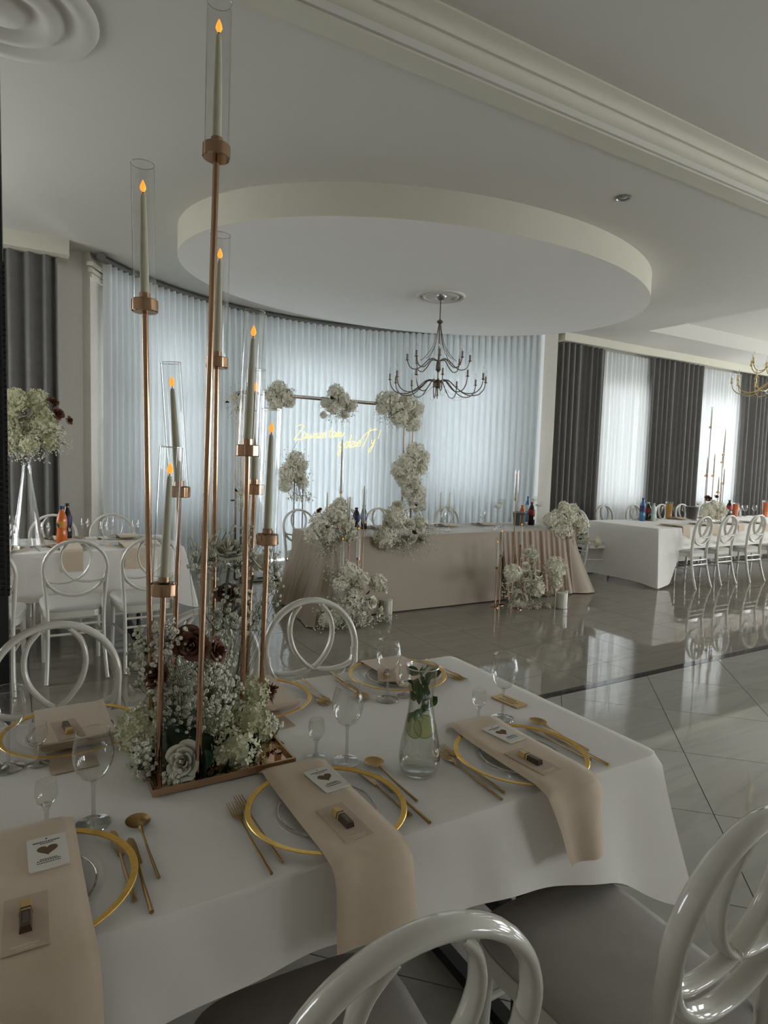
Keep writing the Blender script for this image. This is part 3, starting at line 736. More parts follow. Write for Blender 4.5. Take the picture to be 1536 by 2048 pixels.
# ================================================================== NEAR TABLE: CANDELABRA
ZP = ZT+.004
RODS = [  # cup px, flame px, a lower point on the rod px, depth Y, wording
 ((433,306),(438,58),(395,1570),1.36,'tallest rod of the near candelabra'),
 ((290,614),(286,378),(300,1250),1.52,'second tallest rod, at the left of the near candelabra'),
 ((434,727),(440,512),(429,1045),1.645,'rod just behind the tallest one of the near candelabra'),
 ((495,903),(507,667),(484,1440),1.50,'front right rod of the near candelabra'),
 ((358,985),(344,768),(351,1240),1.665,'rear left rod of the near candelabra'),
 ((327,1180),(340,942),(319,1450),1.44,'lowest rod, front left of the near candelabra'),
 ((534,1080),(543,860),(523,1380),1.53,'rightmost rod of the near candelabra, low over the flowers'),
 ((508,980),(512,778),(502,1260),1.675,'rear right rod of the near candelabra')]
can = thing('candelabra', 'tall rose gold rod candelabra on the near table', 'candelabra', (.405,1.512,ZP))
co_ = Vector((.405,1.512,ZP))
MB().box(-.16,.16,-.175,.178,0,.006).build('base_plate', MT['rose_gold_mirror'], can, False)
MB().box(-.162,-.156,-.177,.18,0,.016).box(.156,.162,-.177,.18,0,.016).box(-.156,.156,-.177,-.171,0,.016).box(-.156,.156,.174,.18,0,.016).build('base_rim', MT['rose_gold'], can, False)
MB().prism([(.009*cos(k*pi/3),.009*sin(k*pi/3)) for k in range(6)],.006,.018,Matrix.Translation((.135,-.13,0))).build('nut', MT['rose_gold'], can, False)
CUP = MB().lathe([(.0005,-.012),(.0265,-.012),(.0285,-.010),(.0285,.014),(.0265,.016),(.0245,.012),(.012,.010),(.012,.030),(.0105,.030),(.0105,.014),(.0005,.014)], 28).mesh('cup', MT['rose_gold'])
TUBE = MB().lathe([(.0246,.010),(.0248,.012),(.0248,.299)], 32).mesh('glass_wall', MT['tubeglass'])
TRIM = MB().tube([(.0248*cos(k*pi/16),.0248*sin(k*pi/16),.2995) for k in range(32)], .0009, 6, True).mesh('rim', MT['glass_rim'])
def glass_tube(label, grp):
    t = thing('candle_tube', label, 'glass tube', (0,0,0), 0, grp); put('glass_wall', TUBE, t); put('rim', TRIM, t); return t
def align(o, p, d):
    d = Vector(d).normalized(); q = Vector((0,0,1)).rotation_difference(d); o.rotation_mode = 'QUATERNION'; o.rotation_quaternion = q; o.location = p
def taper(name, label, p, d, L, r0, grp, sl=.022, lit=True, wax=None):
    t = thing(name, label, 'candle', (0,0,0), 0, grp); align(t, p, d)
    MB().lathe([(.0005,0),(r0,0),(r0*.98,L*.3),(r0*.80,L*.7),(r0*.62,L*.96),(r0*.45,L*.99),(.0005,L)], 14).build('wax', wax or MT['wax'], t)
    MB().cyl((0,0,L-.002),(0,0,L+.006), .0012, 6).build('wick', MT['wick'], t)
    if lit: MB().lathe([(.0005,0),(.35*sl*.5,.1*sl),(.27*sl,.32*sl),(.22*sl,.55*sl),(.12*sl,.8*sl),(.0005,sl)], 12, (0,0,L+.003)).build('flame', MT['flame'], t)
    return t
for (cx,cy),(fx,fy),(bx,by_),Y,wd in RODS:
    C = at_y(cx,cy,Y); F = at_y(fx,fy,Y); B = at_y(bx,by_,Y)
    d = (C-B); b = B+d*((ZP+.006-B.z)/d.z)
    b.x = min(.555, max(.252, b.x)); ax = (C-b).normalized()
    rod = MB().cyl(b-co_, C-co_, .0068, 16).build('rod', MT['rose_gold'], can)
    cu = put('cup', CUP, rod, C-co_); cu.rotation_mode = 'QUATERNION'; cu.rotation_quaternion = Vector((0,0,1)).rotation_difference(ax)
    ca = (F-C).normalized(); L = (F-C).length-.024
    taper('taper_candle', 'lit olive taper candle on the '+wd, C+ca*.0145, ca, L, .0098, 'taper candles of the near candelabra', .026)
    tb = glass_tube('glass tube on the '+wd, 'glass tubes of the near candelabra'); align(tb, C+ca*.002, ca); tb.scale = (1,1,(L+.075)/.30)

# ---- the flowers among the rods
ar = thing('flower_arrangement', 'white and brown flower arrangement among the near candelabra rods', 'flowers', (.405,1.512,ZP+.006))
ao = Vector((.405,1.512,ZP+.006))
def ap(px, py, Y): return at_y(px, py, Y)-ao
MB().box(-.10,.10,-.09,.10,0,.06).build('foam_block', MT['soil'], ar, False)
RP = {}
def big_rose(p, r, d, m, n=18, seed=1, spin=0.):
    if m.name not in RP:
        RP[m.name] = ([cup_petal(MB(), t, a, r_, 8, 8).mesh('petal', m, True, 80) for t, a, r_ in rose_layers(18, 7)], rose_heart(MB()).mesh('rose_heart', m))
    ps, hm = RP[m.name]; c = bloom(hm, ar, p, r, d, 'rose', spin)
    for pm in ps[:n]: put('petal', pm, c)
V = Vector
big_rose(ap(368,1525,1.385), .046, V((-.35,-.75,.45)), MT['petal_w'], 18, 2)
big_rose(ap(385,1290,1.45), .046, V((-.3,-.8,.25)), MT['petal_b'], 18, 3, 1.)
big_rose(ap(424,1305,1.49), .036, V((.5,-.6,.3)), MT['petal_b'], 18, 4)
big_rose(ap(528,1385,1.60), .038, V((.8,-.3,.3)), MT['petal_b'], 18, 5)
big_rose(ap(452,1192,1.60), .036, V((.1,-.7,.5)), MT['petal_b'], 18, 6, 2.)
big_rose(ap(318,1352,1.50), .036, V((-.6,-.6,.3)), MT['petal_b'], 18, 8, 2.)
big_rose(ap(458,1112,1.57), .050, V((-.15,-.35,.9)), MT['petal_w'], 18, 7, .5)
big_rose(ap(506,1132,1.60), .044, V((.55,-.35,.65)), MT['petal_w'], 18, 9, 1.4)
for (px,py,Y,r,d) in ((468,1500,1.42,.056,(.1,-1,.2)),(500,1440,1.46,.046,(.5,-.8,.3)),(505,1385,1.55,.042,(.6,-.6,.4)),(436,1452,1.47,.044,(-.1,-1,.3)),(278,1462,1.50,.050,(-.8,-.6,.2)),(520,1470,1.50,.036,(.8,-.5,.1))):
    bloom(HYD_C, ar, ap(px,py,Y), r, d, 'hydrangea', px)
for (px,py,Y,r,d,s) in ((402,1555,1.36,.078,(.12,-.35,.9),.2),(430,1560,1.365,.06,(.55,-.3,.8),.5),(520,1500,1.48,.075,(.95,-.3,.05),1.3),(395,1440,1.40,.05,(-.3,-.5,.6),.9)):
    bloom(LEAF, ar, ap(px,py,Y), r, d, 'leaf', s)
r_ = random.Random(5); pts = []; segs = []
for n, px, py, Y, rad in ((560,395,1385,1.50,(.115,.10,.13)),(240,300,1330,1.53,(.055,.06,.115)),(170,282,1535,1.44,(.035,.05,.080)),(200,470,1225,1.57,(.095,.06,.075)),(120,470,1110,1.58,(.105,.07,.085)),(80,545,1150,1.58,(.03,.05,.12)),(44,545,1445,1.52,(.03,.03,.03)),(90,345,1280,1.46,(.05,.04,.05)),(110,425,1385,1.40,(.06,.03,.07)),(34,395,1110,1.56,(.035,.04,.07)),(70,350,1560,1.36,(.03,.02,.03)),(120,430,1300,1.52,(.06,.05,.06))):
    c = ap(px,py,Y); cl = [(p, (d+V((-.2,-.6,.3))).normalized()) for p, d in cloud(r_, n, c, rad, .4) if p.z > .004]; pts += cl
    nodes = [q[0]*.75+c*.25-V((0,0,.02+.25*rad[2])) for q in cl[::11]]
    for q in nodes: segs.append((q, V((q.x*.35, q.y*.35, max(.02, q.z*.3)))))
    for p, d in cl: q = min(nodes, key=lambda m: (m-p).length); segs.append((p-d*.004, q))
o = put('babys_breath', gyp_mesh('babys_breath', MT['gyp'], pts, .0060, True, 3), ar); tag(o, kind='stuff')
o = put('stems', stems_mesh('stems', MT['stem'], segs, .0006), ar); tag(o, kind='stuff')
for px, py, Y in ((458,1135,1.57),(506,1150,1.60),(452,1210,1.60)):
    p = ap(px,py,Y); MB().tube(spl([(p.x,p.y,p.z), (p.x*.9-.01,p.y,p.z*.6), (p.x*.5,p.y*.6,.03)], 5), .0032, 6).build('stem', MT['stem'], ar)

# ================================================================== NEAR TABLE: PLACE SETTINGS
CHD = MB().lathe([(.0005,.006),(.098,.006),(.103,.008),(.108,.013),(.118,.0145),(.155,.0168)], 64).mesh('dish', MT['plate_glass'])
CHR = MB().lathe([(.1535,.0140),(.159,.0150),(.1645,.0163),(.1655,.0172),(.1645,.0184),(.159,.0176),(.1535,.0168),(.1535,.0140)], 64).mesh('gold_rim', MT['gold_rim'])
CHI = MB().tube([(.100*cos(k*pi/28),.100*sin(k*pi/28),.0105) for k in range(56)], .0020, 8, True).mesh('inner_ridge', MT['glass_rim'])
def charger(label, x, y):
    t = thing('charger_plate', label, 'plate', (x,y,ZT+.0012), 0, 'gold rimmed glass chargers')
    put('dish', CHD, t); put('gold_rim', CHR, t); put('inner_ridge', CHI, t); return t
def napkin(label, path, xl, xr, th=.006, wav=.003, seed=1, ny=60, nx=14):
    """path: list of (y,z); xl/xr: left and right x at path fraction"""
    P = spl([(0,y,z) for y,z in path], 8); n = len(P); r_ = random.Random(seed); a1, a2 = r_.uniform(0,6), r_.uniform(0,6)
    mb = MB(); 
    def fn(u, v, off):
        k = v*(n-1); i = min(int(k), n-2); p = P[i].lerp(P[i+1], k-i); q = (P[i+1]-P[i]).normalized(); nn = V((0,-q.z,q.y))
        if nn.z < 0 and False: nn = -nn
        x = xl(v)+(xr(v)-xl(v))*u
        e = wav*v*v*1.6*sin(u*7+a1+v*2)+wav*.5*sin(v*9+a2+u*3)
        ed = 1-(2*abs(u-.5))**8
        pp = p-nn*(off*(ed if off else 1))-nn*e*(0.3 if v < .7 else 1.0); return V((x, pp.y, pp.z))
    mb.grid(lambda u,v: fn(u,v,0), nx, ny)
    mb.grid(lambda u,v: fn(1-u,v,th), nx, ny)
    m = nx+1; T = m*(ny+1)
    for j in range(ny):
        mb.f.append((j*m, (j+1)*m, T+(j+1)*m+nx, T+j*m+nx)); mb.f.append((j*m+nx, T+j*m, T+(j+1)*m, (j+1)*m+nx))
    for i in range(nx):
        mb.f.append((i, T+nx-i, T+nx-i-1, i+1)); mb.f.append((ny*m+i, ny*m+i+1, T+ny*m+nx-i-1, T+ny*m+nx-i))
    o = mb.build('napkin', MT['napkin'], None, True, 60); return tag(o, label, 'napkin', 'taupe napkins on the near table')
def heart_poly(s, n=28):
    return [(s*.0625*16*sin(t)**3, s*.0625*(13*cos(t)-5*cos(2*t)-2*cos(3*t)-cos(4*t))) for t in [2*pi*i/n for i in range(n)]][::-1]
def rrect(w, h, r=.003, k=4):
    out = []
    for sx, sy, a0 in ((1,1,0),(-1,1,90),(-1,-1,180),(1,-1,270)):
        for i in range(k+1): a = math.radians(a0+90*i/k); out.append((sx*(w/2-r)+r*cos(a), sy*(h/2-r)+r*sin(a)))
    return out
def gift_card(label, x, y, z, rz, tilt=0.):
    t = thing('gift_card', label, 'card', (x,y,z), 0, 'white heart cards'); t.rotation_euler = (tilt, 0, rz)
    MB().prism(rrect(.062,.100), 0, .0025).build('card', MT['card'], t, False)
    MB().prism(heart_poly(.0165), .0024, .003, Matrix.Translation((0,.006,0))).build('heart', MT['heart'], t, False)
    MB().prism([(.0016*cos(k*.63),.0016*sin(k*.63)) for k in range(10)], .0024, .0029, Matrix.Translation((0,.042,0))).build('punched_hole', MT['ink'], t, False)
    r_ = random.Random(3)
    for yy, w, h in ((.033,.042,.0030),(.0275,.022,.0020),(-.022,.026,.0020),(-.0265,.036,.0020),(-.0325,.036,.0020)):
        mb = MB(); xx = -w/2
        while xx < w/2:
            q = r_.uniform(.0018,.0034); mb.box(xx, min(xx+q, w/2), yy-h/2, yy+h/2, .0024, .0028); xx += q+.0009
        mb.build('print_line', MT['ink'], t, False)
    return t
def favour(label, x, y, z, rz, tilt=0.):
    t = thing('chocolate_favour', label, 'chocolate', (x,y,z), 0, 'chocolate favours on cards'); t.rotation_euler = (tilt, 0, rz)
    MB().prism(rrect(.060,.125,.001), 0, .0015).build('backing_card', MT['kraft'], t, False)
    MB().box(-.018,.018,-.0535,-.050,.0015,.0018).box(-.012,.012,-.0585,-.056,.0015,.0018).build('print_line', MT['napkin'], t, False)
    mb = MB(); sec = [(-.0085,0),(.0085,0),(.0062,.011),(-.0062,.011)]
    def bar(y0, y1, e): 
        mb = MB(); mb.add([(a*(1+e),y,.0015+b*(1+e)) for y in (y0,y1) for a,b in sec], [(0,1,2,3),(7,6,5,4),(0,4,5,1),(1,5,6,2),(2,6,7,3),(3,7,4,0)]); return mb
    bar(-.026,.014,0).build('wrapper', MT['choc'], t, False); bar(.010,.036,.05).build('foil_end', MT['foil'], t, False)
    bar(.0145,.0165,.12).build('band', MT['choc'], t, False)
    MB().box(-.004,.004,-.020,.006,.0124,.0129).build('label_print', MT['bronze'], t, False)
    return t
# cutlery, lying along -Y from its head at the origin
SPOON = thing('spoon', 'x', 'spoon')
MB().grid(lambda u,v: V((.0235*v*cos(2*pi*u), .0275*v*sin(2*pi*u), .0018+.0075*v*v)), 28, 6, True).build('bowl', MT['gold'], SPOON, True, 80)
MB().tube([(0,-.026,.0090),(0,-.05,.0070),(0,-.10,.0040),(0,-.185,.0035)], [.0042,.0022,.0024,.0032], 8, b=None).build('handle', MT['gold'], SPOON)
FORK = thing('fork', 'x', 'fork')
mb = MB()
for k in range(4): mb.tube([(-.0085+k*.00567,.045,.007),(-.0085+k*.00567,.02,.0045),(-.0075+k*.005,-.004,.0035)], [.0008,.0014,.0018], 6)
mb.build('tines', MT['gold'], FORK)
MB().grid(lambda u,v: V(((2*u-1)*(.0115-.0085*max(0,v-.35)/.65*(1 if v > .35 else 0)), .004-.034*v, .0035+.0018*(2*u-1)**2+.002*v)), 8, 8).build('neck', MT['gold'], FORK, True, 80)
MB().tube([(0,-.027,.005),(0,-.06,.0045),(0,-.12,.0032),(0,-.205,.0032)], [.0028,.0021,.0024,.0032], 8).build('handle', MT['gold'], FORK)
KNIFE = thing('knife', 'x', 'knife')
MB().add([(-.006,.05,.002),(-.001,.058,.002),(.0065,.052,.002),(.0085,.035,.002),(.0085,-.03,.002),(-.0035,-.03,.002)]+[(-.006,.05,.0035),(-.001,.058,.0035),(.0065,.052,.0032),(.0085,.035,.0032),(.0085,-.03,.0035),(-.0035,-.03,.0045)],
   [tuple(range(5,-1,-1)), tuple(range(6,12))]+[(i,(i+1) % 6,6+(i+1) % 6,6+i) for i in range(6)]).build('blade', MT['gold'], KNIFE, False)
MB().tube([(.0015,-.028,.0035),(.001,-.04,.0035),(0,-.09,.0035),(0,-.165,.0035)], [.003,.0026,.003,.0038], 8).build('handle', MT['gold'], KNIFE)
USED = set()
def lay(tp, label, x, y, rz, grp, z=0.):
    if tp.name not in USED: USED.add(tp.name); o = tp; o.location = (x,y,ZT+.0015+z); o.rotation_euler = (0,0,rz); o['label'] = label; o['group'] = grp
    else: o = dup(tp, (x,y,ZT+.0015+z), rz, label, grp)
    return o
# glasses
WINE = thing('wine_glass', 'x', 'glass')
MB().lathe([(.0035,.088),(.010,.0905),(.022,.099),(.032,.115),(.0375,.135),(.0378,.148),(.0345,.168),(.0305,.186),(.0310,.1875),(.0296,.1875)], 36).build('bowl', MT['glass'], WINE)
MB().lathe([(.0005,0),(.032,0),(.0335,.0012),(.033,.0024),(.018,.0050),(.006,.010),(.0038,.018),(.0034,.055),(.0038,.080),(.0060,.0885),(.0005,.0900)], 28).build('stem', MT['glass_stem'], WINE)
MB().tube([(.0305*cos(k*pi/18),.0305*sin(k*pi/18),.1876) for k in range(36)], .0007, 6, True).build('rim', MT['glass_rim'], WINE)
SHOT = thing('cordial_glass', 'x', 'glass')
MB().lathe([(.003,.045),(.009,.047),(.0165,.055),(.0200,.068),(.0198,.080),(.0178,.096),(.0182,.0968),(.0172,.0968)], 28).build('bowl', MT['glass'], SHOT)
MB().lathe([(.0005,0),(.022,0),(.0235,.0012),(.022,.0025),(.011,.005),(.0045,.010),(.0036,.020),(.0044,.036),(.0085,.0455),(.0095,.049),(.0005,.050)], 24).build('stem', MT['glass_stem'], SHOT)

# three near-side settings, counted along the near edge
for i, (xc, w, wt) in enumerate(((.012,'at the left edge of the picture','left near'), (.545,'below the candelabra','middle near'), (1.075,'nearest the table corner','corner near'))):
    charger('gold-rimmed clear charger plate '+w, xc, 1.118)
    top = ZT+.019
    if i < 2:
        napkin('taupe napkin hanging over the table edge '+w, [(1.335,ZT+.004),(1.318,ZT+.012),(1.292,top+.003),(1.25,top),(1.12,top),(1.0,top+.001),(.965,top),(.935,top-.006),(.918,top-.03),(.912,top-.08),(.905,.632 if i else .58)],
               lambda v, x=xc: x-.073-.004*v, lambda v, x=xc: x+.078+.012*v*v, seed=i+3)
    else:
        napkin('taupe napkin with a slanted hanging end '+w, [(1.350,ZT+.005),(1.330,ZT+.014),(1.295,top+.004),(1.25,top+.001),(1.12,top),(1.0,top+.002),(.968,top+.001),(.937,top-.008),(.922,top-.035),(.915,top-.08),(.905,.615)],
               lambda v, x=xc: x-.066-.022*sin(v*2.2)+.05*max(0,v-.72)**2*12, lambda v, x=xc: x+.078+.004*sin(v*5), wav=.006, seed=8)
    gift_card('white card with a brown heart on the napkin '+w, xc+(.030,.038,.020)[i], (1.192,1.200,1.203)[i], top+.0068, (.02,.10,.12)[i])
    favour('gold and brown chocolate stick on a kraft card '+w, xc+(-.006,-.002,-.022)[i], (1.022,1.036,1.055)[i], top+.0068, (-.02,.05,.08)[i])
    gf = 'gold cutlery on the near table'
    if i > 0:
        lay(FORK, 'gold fork outermost left of the plate '+w, xc-.166, 1.19, -.01-.03*(i == 2), gf)
        lay(FORK, 'gold fork under the left rim of the plate '+w, xc-.143, 1.212, .02-.05*(i == 2), gf, -.0005)
    lay(KNIFE, 'gold knife under the right rim of the plate '+w, xc+.142, 1.190, .03, gf)
    lay(KNIFE, 'gold knife beside the spoon of the plate '+w, xc+.166, 1.150, .0, gf)
    lay(SPOON, 'gold soup spoon right of the plate '+w, xc+.188, 1.250, .02-.02*i, gf)
gw = 'stemmed glasses on the near table'
lay(WINE, 'empty wine glass before the left edge place setting', .125, 1.292, 0, gw); lay(SHOT, 'small cordial glass touching the left edge heart card', .045, 1.318, 0, gw)
lay(WINE, 'empty wine glass behind the middle heart card', .683, 1.298, 0, gw); lay(SHOT, 'small cordial glass behind the middle heart card', .626, 1.350, 0, gw)
lay(WINE, 'empty wine glass in front of the small gold card', 1.198, 1.325, 0, gw); lay(SHOT, 'small cordial glass behind the corner heart card', 1.118, 1.335, 0, gw)
lay(WINE, 'empty wine glass at the far left before the loudspeaker', -.020, 1.618, 0, gw); lay(SHOT, 'small cordial glass before the far left napkin', .040, 1.612, 0, gw)
lay(WINE, 'empty wine glass before the far right napkin, behind the carafe', .975, 1.595, 0, gw); lay(SHOT, 'small cordial glass hidden behind the rim of the carafe', 1.040, 1.600, 0, gw)

# three settings across the table
for i, (xc, w) in enumerate(((.120,'across the table at the left'), (.610,'across the table behind the candelabra'), (1.105,'across the table behind the carafe'))):
    charger('gold-rimmed clear charger plate '+w, xc, 1.748); top = ZT+.019
    nk = napkin('taupe folded napkin '+w, [(1.648,top+.001),(1.68,top+.004),(1.78,top+.004),(1.88,top+.003),(1.918,top-.001),(1.940,top-.02),(1.950,top-.07),(1.955,.58)],
           lambda v, x=xc: x-.082+.012*i, lambda v, x=xc: x+.092+.01*i, .012, .0025, i+20)
    mb = MB()
    for k in range(3): mb.tube([(xc-.078+.012*i,1.652-.004*k,top-.001+.006*k),(xc+.012*i,1.650-.004*k,top-.001+.006*k),(xc+.088+.01*i,1.652-.004*k,top+.006*k)], .0035, 8)
    mb.build('folded_edge', MT['napkin'], nk)
    if i != 1: favour('gold and brown chocolate stick lying on the napkin '+w, xc+(-.012,-.05)[i//2], 1.735, top+.0035, pi+(.12,-.5)[i//2])
    o = MB().prism(rrect(.10,.12,.001), 0, .0012).build('place_card', MT['kraft'], None, False); o.location = (xc-.01, 1.600, ZT+.0015); o.rotation_euler = (0,0,.05)
    if i < 2: tag(o, 'blank kraft place card on the cloth '+w, 'card', 'kraft place cards')
    else: bpy.data.objects.remove(o)
    if i > 0:
        lay(KNIFE, 'gold knife left of the plate '+w, xc-.178, 1.730, pi, gf); lay(SPOON, 'gold spoon left of the plate '+w, xc-.195, 1.640, pi, gf)
    lay(FORK, 'gold fork right of the plate '+w, xc+.172, 1.660, pi, gf); lay(FORK, 'second gold fork right of the plate '+w, xc+.192, 1.665, pi-.05, gf)

# ---- water carafe
t = thing('water_carafe', 'clear glass water carafe with mint and lime slices', 'carafe', (.813,1.178,ZT+.0015))
MB().lathe([(.0005,.002),(.036,.0),(.043,.004),(.0475,.018),(.0485,.040),(.0455,.070),(.0385,.105),(.0315,.140),(.0285,.168),(.0295,.195),(.0340,.228),(.0385,.252),(.0392,.2535),(.0375,.2530),(.0330,.228)], 40).build('vessel', MT['glass'], t)
MB().lathe([(.0005,.006),(.036,.0065),(.043,.012),(.0462,.022),(.0470,.040),(.0440,.070),(.0370,.105),(.0300,.140),(.0272,.166),(.0275,.185),(.0005,.1852)], 36).build('water', MT['water'], t)
MB().lathe([(.0375,.2522),(.0380,.2545),(.0394,.2545),(.0398,.2522)], 40).build('rim', MT['glass_rim'], t)
def slice_(p, n, r):
    o = thing('lime_slice', 'x', 'x'); 
    for k in ('label','category'): del o[k]
    o.parent = t; M_ = Matrix.Translation(V(p)) @ frame(V(n)); o.matrix_local = M_
    MB().lathe([(.0005,-.0018),(r*.9,-.0018),(r*.9,.0018),(.0005,.0018)], 24).build('flesh', MT['lemon'], o)
    MB().lathe([(r*.9,-.002),(r,-.002),(r,.002),(r*.9,.002),(r*.9,-.002)], 24).build('peel', MT['peel'], o)
slice_((.004,-.012,.112), (-.40,-.85,.22), .0270); slice_((-.014,.006,.106), (-.95,-.35,.1), .0250)
for k in range(26):
    a = k*2.4; z = .138+.0036*k; q = .006+.009*(k % 2); up = (.9,-.7,.5)[k % 3]
    bloom(MINT, t, (q*cos(a), q*sin(a), z), .027+.004*(k % 3), (cos(a)*.42, sin(a)*.42, up), 'mint_leaf', a*1.7)
for k in range(3):
    a = -.6+k*1.3; bloom(MINT, t, (.010*cos(a), .010*sin(a), .232), .036, (cos(a), sin(a), .30), 'mint_leaf', a+1)
MB().tube([(0,0,.10),(.004,-.004,.16),(0,.002,.235)], .0014, 6).build('mint_stem', MT['stem'], t)
# ---- small gold card
t = thing('gold_card', 'small gold mirrored card lying by the table edge', 'card', (1.306,1.418,ZT+.0015), .12)
MB().prism(rrect(.048,.105,.001), 0, .004).build('card', MT['foil'], t, False)
MB().box(-.014,-.011,-.03,.03,.004,.0045).box(-.002,.001,-.036,.012,.004,.0045).box(.009,.012,-.02,.034,.004,.0045).build('engraving', MT['heart'], t, False)

# ================================================================== LOUDSPEAKER AT THE LEFT EDGE
t = thing('loudspeaker_tower', 'tall black loudspeaker tower at the left edge behind the chairs', 'loudspeaker', (-.225,2.80,0))
MB().box(-.20,.20,-.14,.18,.04,3.15).build('cabinet', MT['black'], t, False)
MB().box(-.22,.22,-.18,.22,0,.04).build('base', MT['black'], t, False)
gm = MB()
for k in range(60): gm.box(-.195,.195,-.150,-.146,.95+k*.020,.954+k*.020)
for k in range(20): gm.box(-.195+k*.0204,-.191+k*.0204,-.152,-.148,.95,2.15)
gm.box(.200,.204,-.13,.17,.95,.954)
for k in range(60): gm.box(.200,.206,-.14,.17,.95+k*.020,.956+k*.020)
for k in range(15): gm.box(.200,.206,-.14+k*.0214,-.135+k*.0214,.95,2.15)
gm.build('grille', MT['mesh_metal'], t, False)
MB().box(.200,.207,-.06,-.02,1.46,1.50).build('badge', MT['rose_gold'], t, False)

# ================================================================== SHARED FAR TABLEWARE
def bottle(label, loc, body, h=.31, r=.034, lab=None, cap=None, grp=None, lz=(.42,.66)):
    t = thing('drink_bottle', label, 'bottle', loc, 0, grp)
    MB().lathe([(.0005,0),(r*.9,0),(r,.012),(r,.30*h),(r*.90,.36*h),(r*.97,.44*h),(r,.62*h),(r*.78,.76*h),(r*.42,.87*h),(r*.36,.90*h),(r*.36,.93*h),(.0005,.93*h)], 18).build('body', body, t)
    MB().lathe([(.0005,.92*h),(r*.45,.92*h),(r*.45,h),(.0005,h)], 14).build('cap', cap or MT['black'], t)
    if lab: MB().lathe([(r*1.02,lz[0]*h),(r*1.03,(lz[0]+.02)*h),(r*1.03,lz[1]*h),(r*1.0,(lz[1]+.01)*h)], 18).build('label_band', lab, t)
    return t
wine_lo = thing('wine_glass', 'x', 'glass')
MB().lathe([(.004,.09),(.012,.092),(.03,.112),(.038,.14),(.035,.165),(.031,.19)], 16).build('bowl', MT['glass'], wine_lo)
MB().lathe([(.0005,0),(.033,.0),(.033,.003),(.006,.010),(.004,.05),(.005,.09),(.0005,.092)], 12).build('stem', MT['glass'], wine_lo)
wl_used = [0]
def wine(label, x, y, grp, s=1.):
    if not wl_used[0]: wl_used[0] = 1; wine_lo.location = (x,y,ZT+.001); wine_lo['label'] = label; wine_lo['group'] = grp; wine_lo.scale = (s,)*3; return wine_lo
    return dup(wine_lo, (x,y,ZT+.001), 0, label, grp, s)
def far_setting(i, x, y, side, w, grp, over=True):
    """plate with a napkin; side=-1 near edge, +1 far edge"""
    t = thing('plate', 'clear charger plate '+w, 'plate', (x,y,ZT+.001), 0, grp+' plates')
    MB().lathe([(.0005,.004),(.10,.004),(.11,.011),(.152,.015),(.152,.017),(.10,.008),(.0005,.006)], 28).build('dish', MT['glass'], t)
    MB().lathe([(.150,.014),(.165,.016),(.165,.018),(.150,.0165),(.150,.014)], 28).build('gold_rim', MT['gold_rim'], t)
    b = MB(); yb = y+side*.165; top = ZT+.022
    p = [(y-side*.12,top),(y,top+.002),(yb-side*.01,top),(yb+side*.035,top-.012),(yb+side*.046,top-.05),(yb+side*.05,top-.17)] if over else [(y-side*.13,top),(y,top+.012),(y+side*.13,top)]
    P = spl([(0,a,b_) for a,b_ in p], 4); n = len(P)
    b.grid(lambda u,v: V((x-.075+.15*u, P[round(v*(n-1))].y, P[round(v*(n-1))].z)), 4, n-1)
    b.grid(lambda u,v: V((x+.075-.15*u, P[round(v*(n-1))].y-side*.004, P[round(v*(n-1))].z-.004)), 4, n-1)
    tag(b.build('napkin', MT['napkin'], None, True, 60), 'taupe napkin on the plate '+w, 'napkin', grp+' napkins')
def spoon_far(label, x, y, rz, grp):
    lay(SPOON, label, x, y, rz, grp)

# ---- left table
b = at_z(123,1081,ZT)
g = 'bottles on the left table'
t = bottle('orange soda bottle with a navy label on the left table', (.325,5.62,ZT+.001), MT['orange'], .30, .040, None, MT['blue_label'], g)
mb = MB().grid(lambda u,v: V((.0412*sin(-1.1+2.0*u-.2), -.0412*cos(-1.1+2.0*u-.2), .13+.05*v)), 10, 2); mb.build('label_band', MT['orange_juice'], t)
mb = MB().grid(lambda u,v: V((.0420*sin(-1.2+.7*u), -.0420*cos(-1.2+.7*u), .135+.03*v+.006*sin(u*6))), 8, 3); mb.build('label_print', MT['blue_label'], t)
bottle('cola bottle standing behind the orange soda bottle', (.375,5.80,ZT+.001), MT['cola'], .31, .038, MT['blue_label'], MT['black'], g)
va = thing('flower_vase', 'tall flared clear glass vase on the left table', 'vase', (.085,5.62,ZT+.001))
MB().lathe([(.115,0),(.118,.004),(.075,.26),(.030,.56),(.022,.61),(.024,.64),(.045,.70),(.05,.72)], 24).build('body', MT['solid_glass' if False else 'glass'], va)
MB().lathe([(.108,.004),(.068,.26),(.024,.56)], 20).build('inner_wall', MT['glass'], va)
for a_ in (.5, 3.6):
    MB().tube([(.116*cos(a_),.116*sin(a_),.005),(.074*cos(a_),.074*sin(a_),.26),(.030*cos(a_),.030*sin(a_),.56),(.024*cos(a_),.024*sin(a_),.62)], .006, 8).build('edge', MT['glass_stem'], va)
bl = []; rr = random.Random(8)
for k, (px,py,kk,r) in enumerate(((30,800,'c',.085),(75,800,'c',.078),(48,828,'w',.070),(15,820,'c',.08),(82,850,'c',.088),(30,870,'c',.08),(105,806,'b',.048),(112,830,'b',.062),(136,842,'b',.042),(60,885,'c',.07),(100,885,'c',.06),(15,850,'c',.08))):
    p = at_y(px,py,5.52+.03*(k % 3)); bl.append((kk, p.x-.085, p.y-5.62, p.z-ZT-.72, r))
for k in range(8): a_ = k*.785; bl.append(('c' if k % 2 else 'h', .2*cos(a_)-.02, .06+.17*abs(sin(a_)), .17+.12*sin(k*2.1), .085))
bl += [('h', -.20,0,.2,.09),('c',-.28,.02,.12,.085),('h',-.25,-.03,.28,.085),('c',0,.03,.33,.085),('c',-.05,.08,.1,.1)]
